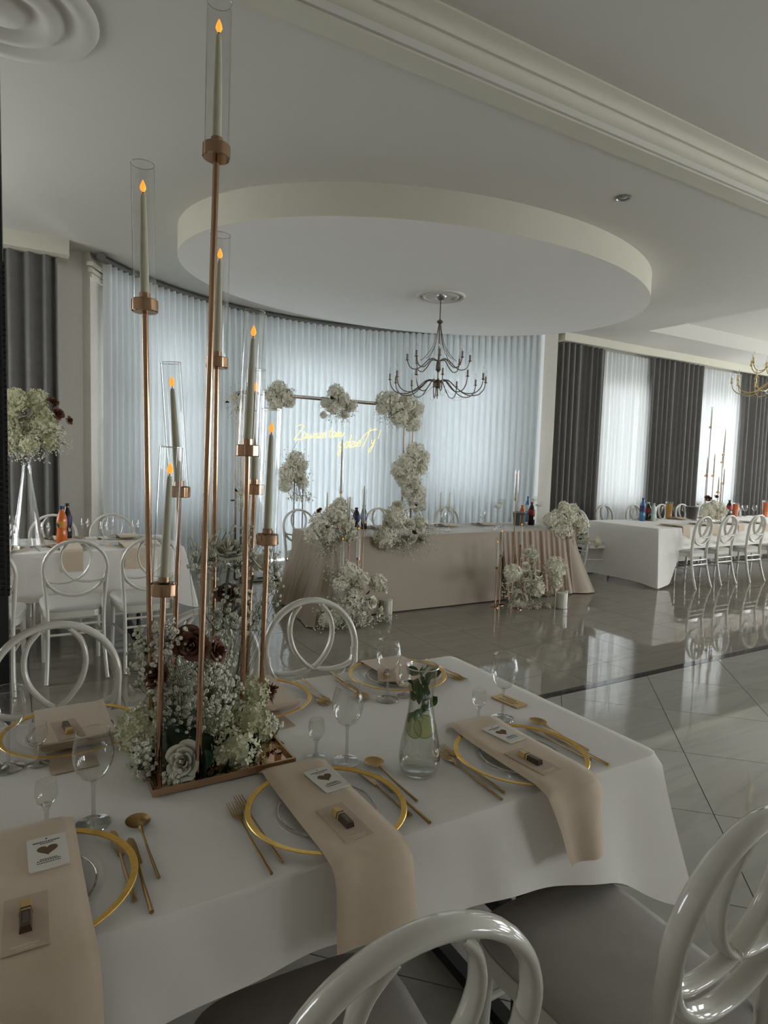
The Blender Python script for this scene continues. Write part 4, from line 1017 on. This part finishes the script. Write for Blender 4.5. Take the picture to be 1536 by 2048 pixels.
bunch('bouquet', 'ball of white and brown flowers in the tall glass vase', (.085,5.62,ZT+.72), bl, [(330,(.0,-.02,.12),(.30,.2,.20)),(120,(.22,-.05,.08),(.12,.1,.10)),(90,(0,0,-.03),(.25,.15,.07))], 'flowers', None, .008, 21, MT['gyp'])
pc = thing('glass_pitcher', 'clear water pitcher beneath the flower vase on the left table', 'pitcher', (-.02,5.48,ZT+.001))
MB().lathe([(.0005,.002),(.05,.0),(.055,.03),(.045,.12),(.032,.18),(.04,.24)], 20).build('vessel', MT['glass'], pc)
MB().lathe([(.0005,.004),(.049,.005),(.053,.03),(.046,.11),(.0005,.112)], 18).build('water', MT['water'], pc)
gl = 'wine glasses on the left table'
for x, y, l in ((.20,5.45,'wine glass left of the orange soda bottle'),(.50,5.72,'wine glass right of the orange soda bottle'),(.70,5.75,'wine glass before the right chair across the left table'),(-.05,5.36,'wine glass before the vase foot on the left table'),(.86,5.5,'wine glass behind the candelabra rods on the left table'),(.61,5.42,'wine glass at the middle of the left table near edge')): wine(l, x, y, gl)
for i, (x, s, w) in enumerate(((-.10,-1,'at the left table beside the loudspeaker'),(.36,-1,'at the left table under the orange bottle'),(.80,-1,'at the left table behind the candelabra'),(.85,1,'across the left table at the right'),(.35,1,'across the left table behind the bottles'))):
    far_setting(i, x, 5.325 if s < 0 else 5.84, s, w, 'left table')
spoon_far('gold spoon by the vase on the left table', .115, 5.40, .2, 'left table spoons'); spoon_far('gold spoon near the left table right end', .62, 5.80, pi, 'left table spoons')

# ================================================================== HEAD TABLE
g = 'candle stands on the head table'
def stem_holder(label, x, y, h, grp=g, z=ZT+.001):
    t = thing('candle_holder', label, 'candle holder', (x,y,z), 0, grp)
    MB().lathe([(.0005,0),(.04,0),(.04,.005),(.01,.012),(.006,.03),(.006,h-.07),(.012,h-.06),(.0005,h-.058)], 14).build('stem', MT['glass'], t)
    MB().box(-.035,.035,-.035,.035,h-.06,h-.055).build('cup_base', MT['glass'], t, False)
    m = MB(); 
    for a in range(4):
        M_ = Matrix.Rotation(a*pi/2, 4, 'Z'); m.add([M_ @ V(p) for p in ((-.035,-.035,h-.055),(.035,-.035,h-.055),(.035,-.035,h+.005),(-.035,-.035,h+.005))], [(0,1,2,3)])
    m.build('cube_cup', MT['glass'], t, False)
    MB().box(-.022,.022,-.022,.022,h-.054,h-.030).build('tealight', MT['wax_w'], t, False)
    return t
for px, py, Y, h, l in ((678,1062,5.80,.30,'glass cube candle holder left of the centre flowers on the head table'),(842,1056,5.85,.30,'glass cube candle holder just right of the neon sign flowers'),(898,1062,5.50,.28,'glass cube candle holder at the middle of the head table'),(993,1058,5.50,.31,'front glass cube candle holder right of the head table middle'),(1001,1050,5.75,.33,'taller glass cube candle holder right of the head table middle'),(1075,1050,5.72,.30,'glass cube candle holder beside the cola bottle'),(1103,1045,5.86,.36,'glass cube candle holder above the right corner flowers')):
    p = at_z(px,py,ZT); stem_holder(l, min(5.66,p.x*Y/p.y), Y, h)
gt = 'taper candles on the head table'
for px, py, Y, l in ((655,985,5.75,'leftmost bare taper candle on the head table'),(696,994,5.8,'thin taper candle beside the left head table flowers'),(882,985,5.6,'left taper candle of the middle pair on the head table'),(900,985,5.55,'right taper candle of the middle pair on the head table')):
    p = at_y(px,py,Y); b = V((p.x,Y,ZT+.001)); hh = p.z-b.z
    t = thing('candlestick', l.replace('taper candle','candlestick'), 'candlestick', b, 0, 'slim candlesticks on the head table')
    MB().lathe([(.0005,0),(.03,0),(.03,.004),(.004,.012),(.004,hh-.24 if hh > .3 else .05),(.012,hh-.235 if hh > .3 else .055),(.012,hh-.21 if hh > .3 else .075),(.0005,hh-.215 if hh > .3 else .07)], 12).build('stand', MT['glass'], t)
    taper('taper_candle', l, (b.x,b.y,b.z+(hh-.215 if hh > .3 else .07)), (0,0,1), .215 if hh > .3 else hh-.07, .010, gt, .02, False)
gb = 'bottles on the head table'
bottle('orange soda bottle at the right end of the head table', at_z(1043,1048,ZT)+V((0,0,.001)), MT['orange'], .24, .040, None, MT['orange'], gb)
bottle('tall blue-green bottle behind the cola on the head table', at_z(1054,1044,ZT)+V((0,0,.001)), MT['blue_pet'], .34, .034, MT['clear_pet'], MT['blue_pet'], gb)
bottle('dark cola bottle with red label on the head table', at_z(1062,1050,ZT)+V((0,0,.001)), MT['cola'], .29, .043, MT['red_label'], MT['red_label'], gb)
bottle('dark bottle behind the left candles on the head table', at_z(712,1060,ZT)+V((0,0,.001)), MT['cola'], .24, .04, MT['blue_label'], MT['black'], gb)
bottle('small dark bottle among the left candles on the head table', at_z(727,1058,ZT)+V((0,0,.001)), MT['cola'], .26, .036, MT['blue_pet'], MT['black'], gb)
t = thing('ice_bucket', 'dark ice bucket behind the right corner flowers', 'bucket', (5.42,5.85,ZT+.001))
MB().lathe([(.0005,0),(.07,0),(.085,.16),(.088,.165),(.08,.16),(.0005,.02)], 20).build('body', MT['pot'], t)
MB().tube([(.087*cos(a*.314),.087*sin(a*.314),.163) for a in range(20)], .004, 6, True).build('rim', MT['steel'], t)
for i, (x, w) in enumerate(((3.45,'second chair of the head table'),(3.88,'third chair of the head table'),(4.38,'fourth chair of the head table'),(4.95,'fifth chair of the head table'))):
    far_setting(i, x, 6.00, 1, 'before the '+w, 'head table', False); wine('wine glass before the '+w, x-.16, 5.80, 'wine glasses on the head table')
# flowers on and before the head table (positions read at their real depth)
def blooms(org, Y, lst):
    out = []
    for i, (px, py, k, rpx) in enumerate(lst):
        p = at_y(px, py, Y-.02*(i % 3)); sc = ((p-V((0,0,CAM_H))).dot(_f))/FPX
        out.append((k, p.x-org[0], p.y-org[1], p.z-org[2], rpx*sc))
    return out
o1 = V((2.72,5.42,ZT+.002))
bunch('flower_spray', 'white flower spray trailing over the left corner of the head table', o1, blooms(o1,5.33,[(640,1045,'h',20),(672,1030,'h',22),(690,1048,'h',19),(625,1070,'h',17),(655,1068,'h',18),(700,1068,'h',15),(680,1010,'h',14),(640,1022,'b',7)]), [(160,(-.1,-.12,.03),(.28,.16,.16)),(60,(-.22,-.15,-.15),(.16,.1,.14))], grp='flower sprays on the head table', seed=3)
o2 = V((3.45,5.36,ZT+.002))
bunch('flower_spray', 'white rose spray spilling over the middle front of the head table', o2, blooms(o2,5.28,[(770,1076,'h',23),(790,1035,'h',22),(815,1050,'r',17),(800,1085,'r',15),(822,1075,'r',14),(838,1050,'h',17),(775,1050,'r',13),(830,1022,'r',12),(795,1012,'r',12),(845,1075,'r',11)]), [(200,(0,-.16,-.05),(.34,.14,.20)),(40,(.25,-.06,.05),(.12,.08,.08))], grp='flower sprays on the head table', seed=4)
o3 = V((5.72,5.42,ZT+.002))
bunch('flower_spray', 'white flower spray on the right corner of the head table', o3, blooms(o3,5.36,[(1118,1035,'h',17),(1125,1058,'h',19),(1140,1030,'h',16),(1146,1018,'r',13),(1160,1050,'h',17),(1138,1073,'r',11),(1100,1040,'h',14),(1110,1060,'h',13),(1170,1080,'r',12),(1190,1082,'r',14),(1128,1015,'h',12)]), [(150,(.05,-.08,.02),(.30,.14,.16)),(50,(.3,0,-.15),(.12,.08,.08))], grp='flower sprays on the head table', seed=5)
o4 = at_z(715,1256,0)
bunch('floor_bouquet', 'white flower bouquet on the floor at the left of the head table', o4, blooms(o4,4.95,[(700,1145,'h',19),(722,1160,'h',18),(755,1165,'h',17),(705,1195,'h',22),(740,1205,'r',16),(755,1222,'r',14),(690,1225,'h',20),(715,1235,'h',19),(735,1235,'r',13),(670,1235,'h',16),(652,1240,'h',14),(765,1180,'r',12),(680,1170,'h',15)]), [(330,(-.05,.12,.16),(.34,.2,.16)),(130,(-.1,0,.05),(.42,.14,.06)),(60,(.3,.1,.04),(.18,.08,.05)),(90,(-.05,.2,.45),(.22,.12,.14))], grp='bouquets on the floor before the head table', seed=6, n_leaf=5)
o5 = at_z(1068,1222,0)
bunch('floor_bouquet', 'white rose bouquet on the floor at the right of the head table', o5, blooms(o5,4.80,[(1060,1112,'r',18),(1110,1135,'h',20),(1025,1145,'h',17),(1052,1152,'r',16),(1042,1192,'r',20),(1072,1175,'h',17),(1075,1150,'r',11),(1072,1210,'r',12),(1092,1208,'r',13),(1095,1185,'r',12),(1112,1165,'h',13),(1052,1135,'r',12),(1025,1205,'r',9)]), [(260,(-.02,.1,.30),(.26,.16,.26)),(70,(0,.1,.04),(.26,.12,.05)),(50,(-.28,.12,.22),(.08,.06,.12)),(60,(.08,.2,.55),(.16,.08,.12))], grp='bouquets on the floor before the head table', seed=7, n_leaf=5)
# glass rod candle stands on the floor
gs = 'floor candle rods before the head table'
def floor_rod(label, px, pyb, pyt, pyc, lit=True):
    """px base, py base on the floor, py top of candle, py of the cup"""
    b = at_z(px, pyb, 0); C = at_y(px+2, pyc, b.y); T = at_y(px+2, pyt, b.y)
    t = thing('candle_rod', label, 'candle stand', b, 0, gs)
    h = C.z
    MB().lathe([(.0005,0),(.05,0),(.05,.006),(.006,.010),(.005,h-.012),(.016,h-.01),(.016,h+.012),(.0005,h+.012)], 12).build('rod', MT['rose_gold'], t)
    MB().lathe([(.022,h+.01),(.023,h+.32)], 16).build('glass_tube', MT['tubeglass'], t)
    taper('taper_candle', 'ivory taper candle in the '+label, (b.x,b.y,h+.0125), (0,0,1), max(.12, T.z-h-.03), .011, 'ivory candles before the head table', .022, lit, MT['wax_w'])
for px, pb, pt, pc_, l in ((668,1232,1053,1120,'first floor candle rod from the left by the head table'),(682,1238,1077,1145,'second floor candle rod from the left, the shortest one'),(694,1234,990,1062,'third floor candle rod from the left by the head table'),(713,1240,1056,1118,'fourth floor candle rod from the left by the head table'),(722,1232,968,1045,'fifth floor candle rod from the left, the tallest one'),(676,1228,876,985,'slender dark candle rod rising toward the neon sign')):
    floor_rod(l, px, pb, pt, pc_, pt > 1000)
for px, pb, pt, pc_, l in ((990,1214,1083,1136,'shortest floor candle rod right of the plain cloth front'),(998,1210,1062,1112,'floor candle rod close behind the shortest right one'),(1022,1206,945,1000,'tallest floor candle rod by the right floor bouquet'),(1036,1218,1048,1092,'floor candle rod rising out of the right floor bouquet')):
    floor_rod(l, px, pb, pt, pc_, True)
gp = 'pillar candles on the floor'
for px, py, h, l in ((1122,1216,.20,'ivory pillar candle in glass right of the right floor bouquet'),(772,1228,.17,'ivory pillar candle in glass right of the left floor bouquet')):
    b = at_z(px,py,0); t = thing('pillar_candle', l, 'candle', b, 0, gp); r = .060
    MB().lathe([(.0005,.004),(r,.004),(r,h*.82),(r*.9,h*.83),(.0005,h*.80)], 20).build('wax', MT['wax_w'], t)
    MB().lathe([(.0005,.001),(r+.006,.001),(r+.008,h),(r+.005,h)], 24).build('glass', MT['tubeglass'], t)

# ---- flower frame behind the head table, neon sign
FY = 7.2
A_, B_ = at_y(485,783,FY), at_y(828,811,FY); zt_ = (A_.z+B_.z)/2
fr = thing('floral_arch', 'thin bronze box frame carrying flowers behind the head table', 'arch', (A_.x,FY,0)); LW = B_.x-A_.x
for dy in (0, .22):
    for x in (0, LW): MB().box(x-.010,x+.010,dy-.010,dy+.010,.01,zt_).build('post', MT['bronze'], fr, False)
    MB().box(0,LW,dy-.010,dy+.010,zt_-.010,zt_+.010).build('top_bar', MT['bronze'], fr, False)
    MB().box(0,LW,dy-.010,dy+.010,0,.02).build('bottom_bar', MT['bronze'], fr, False)
for x in (0, LW): MB().box(x-.010,x+.010,0,.22,zt_-.010,zt_+.010).build('tie_bar', MT['bronze'], fr, False)
gfr = 'flower clusters on the bronze frame'
def cluster(label, Y, lst, gy, seed):
    c = at_y(sum(l[0] for l in lst)/len(lst), sum(l[1] for l in lst)/len(lst), Y)
    bunch('flower_cluster', label, c, blooms(c, Y, lst), gy, 'flowers', gfr, .010, seed, None, True, 3)
cluster('white flower cluster at the top left of the bronze frame', FY-.03, [(558,778,'h',16),(570,795,'h',17),(552,805,'h',15),(545,790,'h',14),(580,805,'h',10)], [(190,(0,.02,.03),(.26,.1,.17))], 31)
cluster('white flower cluster at the middle of the frame top bar', FY-.03, [(672,785,'h',16),(685,800,'h',15),(668,815,'h',13),(652,805,'h',11),(702,812,'h',12),(647,830,'h',7),(690,828,'h',9)], [(230,(.04,.02,-.06),(.30,.1,.19))], 32)
cluster('white flower cluster at the top right corner of the bronze frame', FY-.03, [(770,800,'h',17),(790,812,'h',18),(815,805,'h',17),(832,818,'h',15),(800,835,'h',18),(825,845,'h',17),(765,815,'h',13),(785,795,'h',12)], [(260,(0,.02,-.10),(.38,.1,.20))], 33)
cluster('white flower cluster halfway down the right frame post', FY-.06, [(830,905,'h',19),(845,915,'h',14),(815,925,'h',18),(800,940,'h',18),(820,950,'h',18),(840,935,'h',15),(808,960,'h',15),(830,968,'h',13)], [(110,(0,0,0),(.30,.12,.34))], 34)
cluster('white flower cluster low on the right frame post', FY-.06, [(838,985,'h',14),(828,1000,'h',13),(842,1010,'h',11),(815,985,'h',12),(800,1012,'h',10)], [(70,(0,0,0),(.2,.1,.2))], 35)
cluster('white flower cluster on the thin stand at the left of the bronze frame', FY-.25, [(592,918,'h',15),(605,930,'h',11),(575,945,'h',17),(595,950,'h',16),(570,970,'h',14),(605,965,'h',12),(582,930,'h',12)], [(180,(0,0,0),(.25,.1,.33)),(120,(.08,0,-.30),(.22,.08,.08))], 36)
cluster('sparse white blossom at the far left top of the bronze frame', FY, [(468,795,'h',9),(476,815,'h',7)], [(70,(0,0,0),(.14,.08,.30))], 37)
cluster('sparse white blossom down the left frame post behind the candle tubes', FY, [(482,985,'h',8),(488,1005,'h',7)], [(60,(0,0,0),(.12,.08,.26))], 38)
st = thing('flower_stand', 'thin dark flower stand left of the head table', 'flower stand', at_z(0,0,0)*0+V((2.93,FY-.22,0)))
for dx in (-.055, .055): MB().cyl((dx,0,0),(dx,0,1.35),.007,8).build('post', MT['bronze'], st)
MB().box(-.15,.15,-.10,.10,0,.012).build('base', MT['bronze'], st, False)
# neon lettering: strokes in letter units, x along the line, y up
LET = {
 'Z': [[(.1,1.55),(.25,1.75),(.75,1.72),(1.05,1.62),(.8,1.2),(.35,.55),(0,.02),(.35,.0),(.8,-.02),(1.15,.06)]],
 'a': [[(.62,.62),(.35,.72),(.1,.45),(.12,.1),(.35,.02),(.58,.3),(.66,.66),(.62,.2),(.72,.04),(.9,.12)]],
 'w': [[(0,.62),(.08,.15),(.2,.02),(.38,.25),(.45,.55),(.48,.15),(.62,.02),(.8,.3),(.86,.62),(1.0,.55)]],
 's': [[(0,.1),(.3,.62),(.42,.35),(.36,.05),(.1,.05),(.45,.05),(.6,.14)]],
 'z': [[(.05,.62),(.5,.62),(.05,.05),(.55,.05),(.65,.12)]],
 'e': [[(.0,.2),(.4,.42),(.38,.66),(.14,.6),(.05,.25),(.25,.0),(.55,.16)]],
 't': [[(.25,1.25),(.14,.4),(.2,.05),(.4,.08)],[(-.05,.78),(.5,.85)]],
 'm': [[(.02,.62),(.06,.02),(.22,.55),(.36,.6),(.36,.05),(.54,.56),(.68,.6),(.68,.12),(.85,.06),(1.15,.6)]],
 'g': [[(.6,.6),(.3,.7),(.08,.4),(.2,.06),(.45,.2),(.62,.64),(.52,-.3),(.3,-.72),(.1,-.5),(.45,-.1),(.75,.1)]],
 'd': [[(.6,.55),(.3,.66),(.08,.4),(.15,.05),(.45,.15),(.72,1.4),(.62,.5),(.7,.05),(.85,.12)]],
 'i': [[(.05,.6),(.03,.15),(.15,.02),(.3,.14)],[(.08,.95),(.1,1.02)]],
 'T': [[(-.35,.3),(-.5,.75),(.0,1.35),(.7,1.65),(1.3,1.75),(1.35,1.6)],[(.55,1.9),(.3,.9),(.05,.1),(-.1,-.1)]],
 'y': [[(0,.62),(.08,.2),(.25,.12),(.45,.6),(.4,.1),(.2,-.6),(-.05,-.8),(-.1,-.55),(.3,-.1)]],
 '!': [[(.2,1.6),(.08,.6)],[(.05,.12),(.06,.05)]]}
def neon(line, p0, p1, unit, slope):
    x = 0; out = []
    for ch in line:
        if ch == ' ': x += .35; continue
        for s in LET[ch]: out.append([(x+a+b*.22, b) for a, b in s])
        x += {'Z':1.05,'w':.95,'m':1.05,'i':.32,'t':.42,'T':1.0,'s':.58,'z':.6,'e':.55,'!':.3}.get(ch,.80)
    return out, x
NY = FY+.10
ns = thing('neon_sign', 'warm yellow handwriting neon sign Zawsze tam gdzie Ty! in the frame', 'neon sign', (0,NY,0))
for line, (ax_, ay_), (bx_, by2) in (('Zawsze tam', (588,879), (686,874)), ('gdzie Ty!', (675,898), (757,888))):
    p0, p1 = at_y(ax_,ay_,NY), at_y(bx_,by2,NY); S, wd = neon(line, p0, p1, 0, 0); k = (p1.x-p0.x)/wd; sl = (p1.z-p0.z)/(p1.x-p0.x)
    for s in S:
        pts = spl([(p0.x+a*k, 0, p0.z+a*k*sl+b*k*1.05) for a, b in s], 5)
        MB().tube(pts, .0044, 6).build('stroke', MT['neon'], ns)
pz, pw = at_y(596,880,NY), at_y(583,905,NY)
MB().cyl((pz.x,0,pz.z),(pw.x,0,pw.z),.002,5).build('wire', MT['bronze'], ns)
for px in (610, 670, 700, 745):
    p = at_y(px, 862 if px < 690 else 880, NY); MB().cyl((p.x,.01,p.z),(p.x,.01,zt_),.0012,4).build('wire', MT['tubeglass'], ns)

# ================================================================== CHANDELIERS
def chandelier(label, loc, top, metal, grp, full=True):
    t = thing('chandelier', label, 'chandelier', loc, 0, grp)
    MB().lathe([(.0005,0),(.068,0),(.066,-.012),(.045,-.04),(.015,-.055),(.0005,-.056)], 24).build('canopy', MT['steel'] if metal is MT['bronze'] else metal, t)
    MB().cyl((0,0,-.05),(0,0,-.27),.006,8).build('chain', metal, t)
    MB().lathe([(.0005,-.25),(.018,-.26),(.034,-.275),(.034,-.285),(.016,-.30),(.009,-.32),(.009,-.70),(.022,-.715),(.026,-.76),(.030,-.80),(.014,-.815),(.009,-.83),(.009,-.90),(.035,-.915),(.05,-.945),(.04,-.985),(.014,-1.0),(.008,-1.06),(.014,-1.08),(.0005,-1.12)], 20).build('column', metal, t)
    arm_u = spl([(.02,0,-.70),(.10,0,-.685),(.17,0,-.75),(.24,0,-.795),(.31,0,-.775),(.345,0,-.70)], 5)
    arm_l = spl([(.03,0,-.93),(.12,0,-.915),(.21,0,-.99),(.32,0,-1.06),(.44,0,-1.06),(.51,0,-1.0),(.53,0,-.925)], 5)
    bell = spl([(.012,0,-.31),(.03,0,-.42),(.07,0,-.55),(.15,0,-.66),(.20,0,-.70)], 5)
    swag = spl([(.06,0,-.98),(.13,0,-1.04),(.22,0,-1.10),(.34,0,-1.10),(.45,0,-1.06)], 4)
    mu = MB().tube(arm_u, .0055, 7).mesh('arm', metal); ml = MB().tube(arm_l, .0055, 7).mesh('arm', metal); mbell = MB().tube(bell, .0032, 6).mesh('bell_rod', metal)
    cup = MB().lathe([(.006,-.004),(.020,.004),(.021,.007),(.006,.006),(.0105,.008),(.0105,.068),(.0005,.068)], 12).mesh('candle_cup', metal)
    bulb = MB().lathe([(.006,.068),(.014,.085),(.0155,.10),(.010,.125),(.003,.145),(.0005,.152)], 10).mesh('bulb', MT['glass'])
    sw = MB().tube(swag, .0018, 5).mesh('bead_swag', MT['steel'])
    for n, me, r, z, off in ((8, mu, .345, -.70, .2), (12, ml, .53, -.925, 0)):
        for k in range(n):
            a = 2*pi*k/n+off; o = put('arm', me, t, None, (0,0,a)); c = put('candle_cup', cup, o, (r,0,z)); put('bulb', bulb, o, (r,0,z))
    for k in range(8): put('bell_rod', mbell, t, None, (0,0,2*pi*k/8+.2))
    for k in range(6): put('bead_swag', sw, t, None, (0,0,2*pi*k/6+.1))
    return t
chandelier('bronze two-tier chandelier hanging under the oval ceiling panel', (4.05,5.77,EZ), 0, MT['bronze'], None)
c2 = chandelier('gilt chandelier cut off by the right edge of the picture', (8.17,4.3,ZC-.02), 0, MT['gold2'], None)

# ================================================================== RIGHT TABLE
g = 'bottles and jugs on the right table'
def onT(px, py):
    p = at_z(px, py, ZT); Y = min(6.05, max(5.10, p.y)); p = V((p.x*Y/p.y, Y, ZT+.001)); p.x = max(7.10, p.x); return p
bottle('blue water bottle on the right table', onT(1284,1042), MT['blue_pet'], .33, .040, MT['blue_label'], MT['blue_label'], g)
bottle('dark cola bottle right of the blue bottle on the right table', onT(1295,1041), MT['cola'], .27, .042, MT['red_label'], MT['clear_pet'], g)
bottle('clear green water bottle on the right table', onT(1306,1042), MT['clear_pet'], .26, .038, None, MT['clear_pet'], g)
bottle('cola bottle behind the right table candelabra flowers', onT(1458,1026), MT['cola'], .28, .045, MT['red_label'], MT['black'], g)
def jug(label, loc, m, h=.27):
    t = thing('juice_jug', label, 'jug', loc, 0, g)
    MB().lathe([(.0005,.004),(.042,.004),(.046,h*.5),(.050,h*.9),(.0005,h*.9)], 18).build('juice', m, t)
    MB().lathe([(.0005,0),(.045,0),(.049,h*.5),(.055,h),(.052,h)], 20).build('glass', MT['glass'], t)
jug('orange juice jug left of the candelabra on the right table', onT(1337,1036), MT['orange_juice'], .26)
jug('red orange drink jug right of the candelabra on the right table', onT(1470,1027), MT['orange'], .24)
jug('red orange drink jug at the right edge on the right table', onT(1530,1034), MT['orange'], .28)
t = thing('ice_bucket', 'grey ice bucket behind the first right table chair', 'bucket', onT(1383,1038))
MB().lathe([(.0005,0),(.075,0),(.095,.19),(.10,.195),(.09,.19),(.0005,.02)], 20).build('body', MT['pot'], t)
MB().tube([(.098*cos(a*.314),.098*sin(a*.314),.193) for a in range(20)], .004, 6, True).build('rim', MT['steel'], t)
gl = 'wine glasses on the right table'
for px, py, l in ((1320,1037,'wine glass between the clear bottle and the juice jug'),(1350,1037,'wine glass right of the orange juice jug'),(1368,1035,'wine glass left of the grey ice bucket'),(1400,1035,'wine glass right of the grey ice bucket'),(1480,1027,'wine glass right of the red orange jug'),(1508,1028,'wine glass near the right edge jug'),(1490,1022,'wine glass at the window side of the right table')):
    p = onT(px,py); wine(l, p.x, p.y, gl)
stem_holder('glass cube candle holder left of the blue bottle', onT(1265,1033).x, onT(1265,1033).y, .20, 'candle holders on the right table')
stem_holder('glass cube candle holder left of the right table candelabra', onT(1395,1034).x, onT(1395,1034).y, .26, 'candle holders on the right table')
for i, (x, s, w) in enumerate(((7.55,-1,'at the near corner of the right table'),(8.18,-1,'at the second near chair of the right table'),(8.80,-1,'at the third near chair of the right table'),(9.42,-1,'at the fourth near chair of the right table'),(8.02,1,'at the first window chair of the right table'),(8.72,1,'at the second window chair of the right table'),(9.45,1,'at the third window chair of the right table'))):
    far_setting(i, x, 5.215 if s < 0 else 5.965, s, w, 'right table', s < 0)
cc = V((8.95,5.62,ZT+.001)); c3 = thing('candelabra', 'rose gold rod candelabra on the right table before the windows', 'candelabra', cc)
MB().box(-.16,.16,-.16,.16,0,.008).build('base_plate', MT['rose_gold_mirror'], c3, False)
for px, pyt, pyc, Y, l in ((1422,816,855,5.55,'tallest'),(1448,858,910,5.62,'second tallest'),(1445,880,925,5.70,'third tallest'),(1413,912,952,5.66,'front left'),(1427,905,952,5.52,'front middle'),(1447,935,968,5.50,'front right'),(1436,950,985,5.74,'lowest')):
    C = at_y(px,pyc,Y); T = at_y(px,pyt,Y); b = V((C.x,C.y,ZT+.008))
    rod = MB().cyl(b-cc, C-cc, .006, 8).build('rod', MT['bronze'], c3); put('cup', CUP, rod, C-cc)
    taper('taper_candle', l+' taper candle of the right table candelabra', C+V((0,0,.0145)), (0,0,1), T.z-C.z-.04, .010, 'candles of the right table candelabra', .02, False)
    tb = glass_tube('glass tube on the '+l+' rod of the right table candelabra', 'glass tubes of the right table candelabra'); tb.location = C+V((0,0,.002)); tb.scale = (1,1,(T.z-C.z)/.29)
o6 = V((8.95,5.52,ZT+.010))
bunch('flower_arrangement', 'white and brown flowers at the foot of the right table candelabra', o6, blooms(o6,5.42,[(1415,1015,'h',9),(1428,1010,'h',9),(1440,1015,'h',9),(1422,1028,'h',9),(1436,1030,'h',9),(1448,1022,'h',8),(1416,998,'b',8),(1432,995,'b',6),(1408,1025,'h',7)]), [(110,(0,0,.12),(.22,.14,.14))], seed=41, n_leaf=0)
